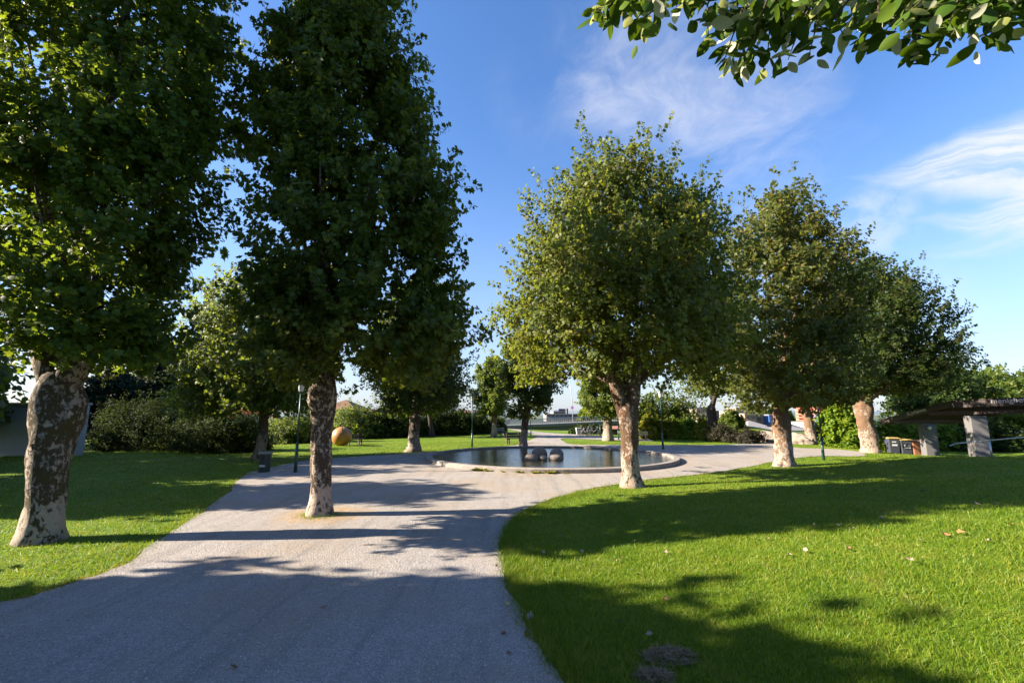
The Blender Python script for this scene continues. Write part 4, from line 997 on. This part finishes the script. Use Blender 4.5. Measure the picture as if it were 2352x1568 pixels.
block('long low pale warehouse just above the bridge railing', 1255,1345,951.5,957,300,30,M['roof_grey'],1,9)
block('low pale hall right of the mast above the railing', 1338,1362,950,956,330,25,M['roof_grey'],1,4)
block('pale cream apartment block with many small windows', 1677,1732,945,990,190,22,M['cream'],4,6)
block('cream penthouse storey set back on the apartment block', 1690,1726,938,945,196,10,M['tan'],1,7)
block('tan brick block right of the cream apartments', 1710,1737,952,976,170,15,M['tan'],2,2)
block('tan block with dark openings behind the grey roofed hall', 1735,1781,953,970,200,15,M['tan'],1,3)
block('bright blue gable wall beside the brownish maple trunk', 1766,1783,954,968,196,8,M['blue'],1,1)
block('orange rendered low building left of the grey roofed hall', 1692,1717,978,990,150,10,M['orange'],1,3)
block('salmon apartment tower with red balconies beside the lamp post', 1876,1897,931,968,180,14,M['salmon'],5,2,M['red'])
block('salmon apartment tower with white and red balconies behind the golden bush', 1901,1934,917,962,210,16,M['salmon'],5,3,M['red'])
block('blue building below the red balcony towers', 1895,1906,954,972,172,6,M['blue'],1,1)
block('white low building between the pale trunks', 1850,1880,972,984,140,8,M['white'],1,4)
block('grey apartment block left of the twig bush beside the blackened trunk', 1600,1640,938,972,200,16,M['cream'],3,4)
def hall(label, px0, px1, pe, pr, Yd, mr):
    a = PD(px0, pe, Yd); c = PD(px1, pe, Yd); zr = PD(px0, pr, Yd+8)[2]
    house('hall', label, a[0], c[0], Yd, Yd+16, a[2]-6, a[2], zr, M['pole_grey'], mr, 4.5, group=gc, over=.3)['category'] = 'hall'
hall('hall with a large pale grey sloping roof left of the brownish maple trunk', 1718,1790,986,966,140,M['roof_grey'])
hall('hall with a pale grey roof between the two pale trunks', 1815,1860,988,971,130,M['roof_grey'])
# dense round topped tree left of the camera, outside the frame: its crown casts the broad foreground shade
make_tree('maple_tree', 'dense round topped maple left of the camera that shades the foreground gravel', (-14.0,2.05,0), [(0,.4,0,0),(2,.35,0,0)], .3, 7.85, 3.2, M['leaf_deep'], M['bark_far'], 140, gt,
    a=.17, b=.06, lob=.15, nclump=340, twigs=16, per=10, lsize=.27, tmpl=SIMPLE, seg=10, wood=False, limbs=4, shoots=8)
make_tree('maple_tree', 'second dense maple left of the camera behind the round topped one', (-13.5,-3.2,0), [(0,.4,0,0),(2,.35,0,0)], .3, 7.75, 3.8, M['leaf_deep'], M['bark_far'], 141, gt,
    a=.2, b=.1, lob=.4, nclump=280, twigs=15, per=10, lsize=.3, tmpl=SIMPLE, seg=10, wood=False, limbs=4, shoots=8)

# far hills
def hill(label_seed, Yd, x0, x1, top, m, base=-40):
    n = 80; vs = []; xs = np.linspace(x0, x1, n)
    for k, x_ in enumerate(xs):
        e = math.sin(PI*k/(n-1))**.5
        t = base+(top-base)*e*(.72+.28*mnoise.noise(Vector((x_*.0022, label_seed, 0)))+.16*mnoise.noise(Vector((x_*.008, label_seed, 4))))
        vs += [(x_, Yd, base), (x_, Yd+400, t), (x_, Yd+1200, base)]
    fs = []
    for k in range(n-1):
        for j in range(2): fs.append((3*k+j, 3*k+3+j, 3*k+4+j, 3*k+1+j))
    o = MB().add(vs, fs, True).build('hills', m); tag(o, kind='structure')
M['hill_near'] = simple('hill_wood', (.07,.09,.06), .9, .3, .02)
M['hill_far'] = simple('hill_far_hazed', (.12,.16,.20), .9, .2, .01)  # blue of the distant air haze is put into the hill colour
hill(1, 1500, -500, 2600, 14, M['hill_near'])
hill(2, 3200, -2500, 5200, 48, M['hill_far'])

# ================================================================== OVERHANGING WHITEBEAM
root = empty('whitebeam_tree', (6.5,-1.6,H(6.5,-1.6)), 0, 'whitebeam whose branch of large pale backed leaves hangs into the top right', 'tree')
rx0, ry0 = 6.5, -1.6
b = MB(); b.tube([(0,0,-.1),(.05,.05,1.2),(-.1,.2,2.6),(-.25,.35,4.2),(-.3,.4,6.5)], [.24,.2,.18,.14,.05], 14, wob=.15, seed=4)
rng = rs(77)
S = []; E = []
zb = H(rx0, ry0)
def loc(px, py, Yd): q = PD(px, py, Yd); return q-np.array([rx0, ry0, zb])
low = [(1360,62),(1400,60),(1450,78),(1500,60),(1545,48),(1590,45),(1625,120),(1660,150),(1690,182),(1720,160),(1760,160),(1800,150),(1845,145),(1870,75),(1900,60),(1950,92),(1975,108),(2000,112),(2025,92),(2060,70),(2085,140),(2100,142),(2140,130),(2180,100),(2210,88),(2250,95),(2280,98),(2310,72),(2352,85),(2420,95)]
# main limb and boughs
limb = [np.array([-.25,.35,4.0]), loc(2420,-160,1.5), loc(2100,-110,2.0), loc(1750,-70,2.25), loc(1480,-20,2.4)]
b.tube(limb, [.10,.06,.04,.022,.008], 8)
ends = []
for px, py in low:
    for j in range(2):
        e = loc(px+rng.uniform(-14,14), py*(1-.42*j)-12, rng.uniform(1.95,2.5) if px < 2000 else rng.uniform(1.65,2.15))
        s = loc(px+rng.uniform(30,120), -60-rng.uniform(0,40), rng.uniform(1.8,2.3))
        ends.append((s, e))
for s, e in ends:
    m_ = s*.5+e*.5+rng.normal(0, .03, 3)
    b.tube([s, m_, e], [.007,.005,.002], 5)
    k = int(np.clip(np.linalg.norm(e-s)/.022, 5, 26))
    for q in range(k):
        t = .15+.85*(q+1)/k
        S.append(s*(1-t)**2+2*m_*t*(1-t)+e*t*t+rng.normal(0, .033, 3)); E.append(e-s)
# dense leaves above the frame's top edge and inside
for _ in range(170):
    px = rng.uniform(1400, 2440); lim = np.interp(px, [q[0] for q in low], [q[1] for q in low])
    py = rng.uniform(-170, lim*.3)
    S.append(loc(px, py, rng.uniform(1.7, 2.6) if px < 2000 else rng.uniform(1.45, 2.2))); E.append(rng.normal(size=3))
b.build('trunk', M['bark_far'], root)
S = np.array(S); E = np.array(E)
kp = np.array([(np.linalg.norm(S-q, axis=1) < .11).sum() > 2 for q in S]); S = S[kp]; E = norm(E[kp]); n = len(S)
nr = np.array([0,-.1,.75])+rng.normal(size=(n, 3))*.62
ax = E*.5+rng.normal(size=(n, 3))*.6+np.array([-.1,0,-.75])
V, Fi = place_leaves(S, nr, ax, rng.uniform(.062, .112, n), OVAL)
link('crown', np_mesh('crown', V, [Fi], [M['leaf_white']]), root)
# upper crown, above the picture
rg = rs(78); n = 60; C = np.array([1.2,-1.8,6.0])+rg.normal(size=(n, 3))*np.array([1.3,1.3,1.1]); C = C[C[:, 2] > 4.6]
idx = np.repeat(np.arange(len(C)), 12); S2 = C[idx]+rg.normal(size=(len(idx), 3))*.3; D2 = norm(rg.normal(size=S2.shape)+np.array([0,0,.6]))
link('crown', foliage_mesh('crown', S2, D2, rg.uniform(.3, .5, len(idx)), rg, 9, .12, SIMPLE, M['leaf_white'], M['bark_far'], wood=False), root)

# ================================================================== FALLEN LEAVES
def dl_mat(name, c): return simple(name, c, .7, .2, 30)
LM = {'straw': dl_mat('dead_straw', (.17,.125,.075)), 'pale': dl_mat('dead_leaf_pale', (.24,.19,.115)), 'grey': dl_mat('dead_leaf_grey', (.20,.165,.12)), 'brown': dl_mat('dead_leaf_brown', (.20,.10,.05)), 'orange': dl_mat('dead_leaf_orange', (.36,.15,.06)), 'yellow': dl_mat('dead_leaf_yellow', (.42,.36,.10))}
MAPLE_C = fan_template([(x*1.0, y) for x, y in [(0,0),(.26,.04),(.50,.20),(.36,.36),(.62,.62),(.30,.62),(0,1.02),(-.30,.62),(-.62,.62),(-.36,.36),(-.50,.20),(-.26,.04)]], (0,.34), -.35, -.55)
def fallen(px, py, size, m, label, group, seed, lift=.02, w=None):
    size *= .52; rg = rs(seed); p = PT(px, py) if w is None else np.array([w[0], w[1], H(*w)])
    gz = in_poly(np.array([p[0]]), np.array([p[1]]), gravel_poly)[0]
    V, Fi = place_leaves(np.array([[0,0,0.]]), np.array([[rg.normal()*.3, rg.normal()*.3, 1.]]), rg.normal(size=(1, 3)), np.array([size]), MAPLE_C)
    V = V+rg.normal(0, size*.06, V.shape); V[:, 2] -= V[:, 2].min()
    tag(link('fallen_leaf', np_mesh('fallen_leaf', V, [Fi], [LM[m]]), None, (p[0], p[1], p[2]+(.02 if gz else lift+.012+float(mound(np.array([p[0]]), np.array([p[1]]))[0])))), label, 'fallen leaf', group)
g1 = 'dry leaves on the right lawn'; g2 = 'dry leaves on the gravel'; g3 = 'dry leaves on the left lawn'
R8 = lambda a, c: (1102.5+.5312*a, 1041.25+.5312*c)
R7 = lambda a, c: (.5208*a, 1102.5+.5208*c)
SMALL = 'small pale dry leaf curled on the grass of the right lawn'
for i, (a, c) in enumerate([(675,390),(440,437),(610,458),(590,475),(485,495),(435,472),(270,442),(800,435),(940,475),(1020,457),(1228,495),(1415,437),(1250,376),(1550,318),(680,530),(1440,317),(2230,228),(1910,395),(2210,395),(1330,450),(340,235),(470,215)]):
    fallen(*R8(a, c), .085+.01*(i % 4), 'pale', SMALL, g1, 300+i)
for i, (a, c) in enumerate([(590,308),(720,305),(885,285),(1190,302),(650,275),(330,330),(930,360),(1380,215),(1650,140),(1830,95),(410,290),(345,365),(545,355),(1480,155),(760,215)]):
    fallen(*R8(a, c), .085, 'grey' if i % 2 else 'brown', 'small dull dry leaf in the shaded band of the right lawn', g1, 330+i)
fallen(*R8(1605,330), .11, 'pale', 'rounded pale leaf in the sun below the end of the right hand shadow band', g1, 360)
fallen(*R8(1745,290), .15, 'pale', 'wide pale leaf pair in the sun near the tip of the lawn shadow', g1, 361)
fallen(*R8(1608,431), .13, 'brown', 'brown leaf in the sunlit middle of the right lawn', g1, 362)
fallen(*R8(2010,371), .15, 'orange', 'orange leaf at right on the sunlit lawn, left one of a pair', g1, 363)
fallen(*R8(2068,360), .15, 'orange', 'orange leaf at right on the sunlit lawn, right one of a pair', g1, 364)
fallen(*R8(2300,319), .17, 'brown', 'large brown curled leaf on the sunlit lawn by the right edge', g1, 365)
fallen(*R8(2145,228), .13, 'pale', 'pale leaf just below the shadow edge at far right', g1, 366)
fallen(*R8(1866,488), .13, 'pale', 'large pale grey leaf standing up on the sunlit right lawn', g1, 367, .04)
fallen(*R8(1905,167), .2, 'grey', 'broad pale leaf lying in the shade of the far right lawn', g1, 368)
fallen(*R8(930,568), .09, 'brown', 'small reddish leaf at the edge of the foreground shade on the lawn', g1, 369)
fallen(*R8(815,640), .11, 'brown', 'brown leaf in the foreground shade of the right lawn', g1, 370)
fallen(*R8(590,750), .14, 'grey', 'crumpled grey brown leaf in the shade near the lower path edge', g1, 371, .04)
fallen(*R8(745,805), .11, 'grey', 'dull leaf in the shade just above the dead grass clump', g1, 372, .03)
fallen(*R7(1040,840), .125, 'brown', 'large curled brown leaf on the shaded gravel at the bottom', g2, 373)
fallen(*R7(1420,566), .08, 'brown', 'small dark leaf in the middle of the shaded gravel', g2, 374)
fallen(*R7(1465,463), .075, 'yellow', 'yellow green leaf on the gravel just inside the foreground shade', g2, 375)
fallen(*R7(2240,560), .11, 'yellow', 'pale yellow curled leaf on the gravel by the lawn edge', g2, 376)
fallen(*R7(2322,622), .16, 'grey', 'big pale grey crumpled leaf where gravel meets the right lawn', g2, 377)
fallen(*R7(2230,684), .10, 'brown', 'brown leaf on the gravel below the grey crumpled one', g2, 378)
fallen(*R7(2238,775), .09, 'brown', 'flat brown leaf lowest on the gravel by the lawn edge', g2, 379)
fallen(*R7(2190,388), .08, 'brown', 'brown leaf on sunlit gravel at the tip of the right lawn', g2, 380)
rg = rs(9)
for i in range(34):
    w_ = (rg.uniform(-16,-5.5), rg.uniform(7.5,18))
    if in_poly(np.array([w_[0]]), np.array([w_[1]]), gravel_poly)[0]: continue
    fallen(0, 0, rg.uniform(.07,.13), ['grey','pale','brown'][i % 3], 'small dry leaf lying on the shaded grass of the left lawn', g3, 400+i, w=w_)
# clumps of dead mown grass
for i, (px, py, s, lb) in enumerate([(1538,1514,.17,'large clump of dead grey mown grass in the lower shade of the lawn'), (1503,1560,.12,'smaller clump of dead grass at the bottom edge of the lawn')]):
    p = PT(px, py); rg = rs(500+i); n = 900
    a_ = rg.uniform(0, 2*PI, n); rr = s*np.sqrt(rg.uniform(0, 1, n)); S = np.stack([np.cos(a_)*rr*1.3, np.sin(a_)*rr*.8, s*.42*(1-(rr/s)**2)*rg.uniform(.3, 1, n)+.02], 1)
    D = norm(rg.normal(size=(n, 3))*np.array([1,1,.35])); wv = norm(np.cross(D, rg.normal(size=(n, 3))))*.003; Ln = rg.uniform(.03,.09, n)[:, None]
    V = np.stack([S-wv, S+wv, S+D*Ln], 1).reshape(-1, 3)
    tag(link('dead_grass_clump', np_mesh('dead_grass_clump', V, [np.arange(3*n).reshape(-1, 3)], [LM['straw']]), None, p), lb, 'grass clump')

# ================================================================== LIGHT AND SKY
SUN_EL = math.radians(26); SUN_AZ = math.atan2(-1.0, -.075)      # azimuth from +Y towards +X
sd = Vector((math.sin(SUN_AZ)*math.cos(SUN_EL), math.cos(SUN_AZ)*math.cos(SUN_EL), math.sin(SUN_EL)))
sun = bpy.data.lights.new('sun', 'SUN'); sun.energy = 5.0; sun.angle = math.radians(.53); sun.color = (1.0, .88, .72)
so = bpy.data.objects.new('sun', sun); COL.objects.link(so); so.rotation_euler = sd.to_track_quat('Z', 'Y').to_euler(); so.location = (-30, -3, 30)
world = bpy.data.worlds.new('World'); scene.world = world; world.use_nodes = True
nt = world.node_tree; nt.nodes.clear(); T = NT(nt)
wo = nt.nodes.new('ShaderNodeOutputWorld')
sky = T.n('ShaderNodeTexSky', sky_type='NISHITA', sun_disc=False, sun_elevation=SUN_EL, sun_rotation=SUN_AZ % (2*PI), altitude=50, air_density=1.0, dust_density=.6, ozone_density=2.5)
skc = T.n('ShaderNodeHueSaturation', {'Color': sky.outputs[0], 'Saturation': 1.18, 'Value': 1.0}).outputs[0]
skc = T.mix(1.0, skc, (1.02, .985, 1.10), 'MULTIPLY')
gen = T.n('ShaderNodeTexCoord').outputs['Generated']
sep = T.n('ShaderNodeSeparateXYZ', {0: gen})
den = T.math('ADD', T.math('MAXIMUM', sep.outputs[2], 0.0), .12)
cu = T.math('DIVIDE', sep.outputs[0], den); cv = T.math('DIVIDE', sep.outputs[1], den)
cp = T.n('ShaderNodeCombineXYZ', {0: cu, 1: cv, 2: 0.0}).outputs[0]
warp = T.n('ShaderNodeTexNoise', {'Vector': cp, 'Scale': 1.1, 'Detail': 4}).outputs['Color']
wv_ = T.n('ShaderNodeVectorMath', {0: warp, 1: (.5,.5,.5)}, operation='SUBTRACT').outputs[0]
wv_ = T.n('ShaderNodeVectorMath', {0: wv_, 'Scale': 1.1}, operation='SCALE').outputs[0]
cw = T.n('ShaderNodeVectorMath', {0: cp, 1: wv_}, operation='ADD').outputs[0]
def cirrus(rot, sc, scale, lo, hi, src):
    v = T.n('ShaderNodeMapping', {'Vector': src, 'Rotation': (0,0,rot), 'Scale': sc}).outputs[0]
    return T.sstep(T.noise(v, scale, 8, .62, .3), lo, hi)
def blob(px, py, w0, w1):
    d = ray(px, py); d = d/np.linalg.norm(d)
    dt = T.n('ShaderNodeVectorMath', {0: gen, 1: tuple(d)}, operation='DOT_PRODUCT').outputs['Value']
    return T.sstep(dt, math.cos(math.radians(w1)), math.cos(math.radians(w0)))
def add(*k):
    s = k[0]
    for q in k[1:]: s = T.math('ADD', s, q, True)
    return s
wis = cirrus(.5, (1.0, .35, 1), 1.6, .40, .78, cw)
m1 = add(T.math('MULTIPLY', blob(1460,110,1,11), .85), T.math('MULTIPLY', blob(1730,210,1,9), .8), T.math('MULTIPLY', blob(1600,330,2,16), .5), T.math('MULTIPLY', blob(1800,420,2,14), .3), T.math('MULTIPLY', blob(1250,230,1,8), .25))
def wedge(p0, p1, w0, grow, length, seed, lo=.36, hi=.62):
    a = ray(*p0); a = a/np.linalg.norm(a); e = ray(*p1); e = e/np.linalg.norm(e)
    t = e-a*(a@e); t = t/np.linalg.norm(t); b_ = np.cross(a, t)
    sx = T.n('ShaderNodeVectorMath', {0: gen, 1: tuple(t)}, operation='DOT_PRODUCT').outputs['Value']
    q = T.n('ShaderNodeVectorMath', {0: gen, 1: tuple(b_)}, operation='DOT_PRODUCT').outputs['Value']
    fr = T.n('ShaderNodeVectorMath', {0: gen, 1: tuple(a)}, operation='DOT_PRODUCT').outputs['Value']
    c1 = T.n('ShaderNodeCombineXYZ', {0: sx, 1: q, 2: seed}).outputs[0]
    wn = T.n('ShaderNodeTexNoise', {'Vector': c1, 'Scale': 7.0, 'Detail': 5}).outputs[0]
    q2 = T.math('ADD', q, T.math('MULTIPLY', T.math('SUBTRACT', wn, .5), .09))
    c2 = T.n('ShaderNodeCombineXYZ', {0: T.math('MULTIPLY', sx, 5.0), 1: T.math('MULTIPLY', q2, 34.0), 2: seed}).outputs[0]
    st = T.noise(c2, 1.0, 7, .6, .4)
    hw = T.math('MAXIMUM', T.math('ADD', T.math('MULTIPLY', sx, grow), w0), .004)
    rel = T.math('DIVIDE', T.math('ABSOLUTE', q2), hw)
    body = T.math('SUBTRACT', 1.0, T.sstep(rel, .35, 1.25))
    rise = T.math('MULTIPLY', T.sstep(sx, -.05, .13), T.math('SUBTRACT', 1.0, T.sstep(sx, length*.6, length)))
    m = T.math('MULTIPLY', T.math('MULTIPLY', body, rise), T.math('ADD', T.math('MULTIPLY', T.sstep(st, lo, hi), .72), .28))
    return T.math('MULTIPLY', m, T.math('GREATER_THAN', fr, .3))
m2 = add(wedge((1985,408), (2400,345), .012, .34, .9, 1.0), T.math('MULTIPLY', wedge((2120,505), (2420,470), .010, .24, .8, 4.0), .9), T.math('MULTIPLY', wedge((2120,580), (2230,560), .012, .08, .22, 7.0), .55),
    T.math('MULTIPLY', T.math('MULTIPLY', blob(2005,510,.4,4.2), T.sstep(T.noise(gen, 22, 6, .6), .3, .65)), .5), T.math('MULTIPLY', T.math('MULTIPLY', blob(2140,700,.5,5), T.sstep(T.noise(gen, 14, 6, .6), .35, .7)), .3))
ca = T.math('ADD', T.math('MULTIPLY', wis, T.math('MULTIPLY', m1, .8)), T.math('MULTIPLY', m2, .92), True)
hazeb = T.math('MULTIPLY', T.math('POWER', T.math('SUBTRACT', 1.0, T.sstep(sep.outputs[2], -.25, .62)), 1.3), .95)
skc = T.mix(hazeb, skc, (2.05, 2.42, 3.05))
skc = T.mix(ca, skc, (3.5, 3.6, 3.95))
bg = T.n('ShaderNodeBackground', {'Color': skc, 'Strength': .064})
nt.links.new(bg.outputs[0], wo.inputs[0])

# ================================================================== RENDER SETTINGS
vs = scene.view_settings; scene.display_settings.display_device = 'sRGB'
vs.view_transform = 'Standard'; vs.look = 'None'; vs.exposure = 2.12; vs.gamma = 1.0; vs.use_curve_mapping = False
cy = scene.cycles
cy.max_bounces = 7; cy.diffuse_bounces = 3; cy.glossy_bounces = 3; cy.transmission_bounces = 4; cy.transparent_max_bounces = 4
cy.caustics_reflective = False; cy.caustics_refractive = False; cy.sample_clamp_indirect = 4.0
cy.use_denoising = True
try:
    cy.denoiser = 'OPENIMAGEDENOISE'; cy.denoising_input_passes = 'RGB_ALBEDO_NORMAL'; cy.denoising_prefilter = 'ACCURATE'
except Exception: pass
cy.use_adaptive_sampling = True; cy.adaptive_threshold = .01
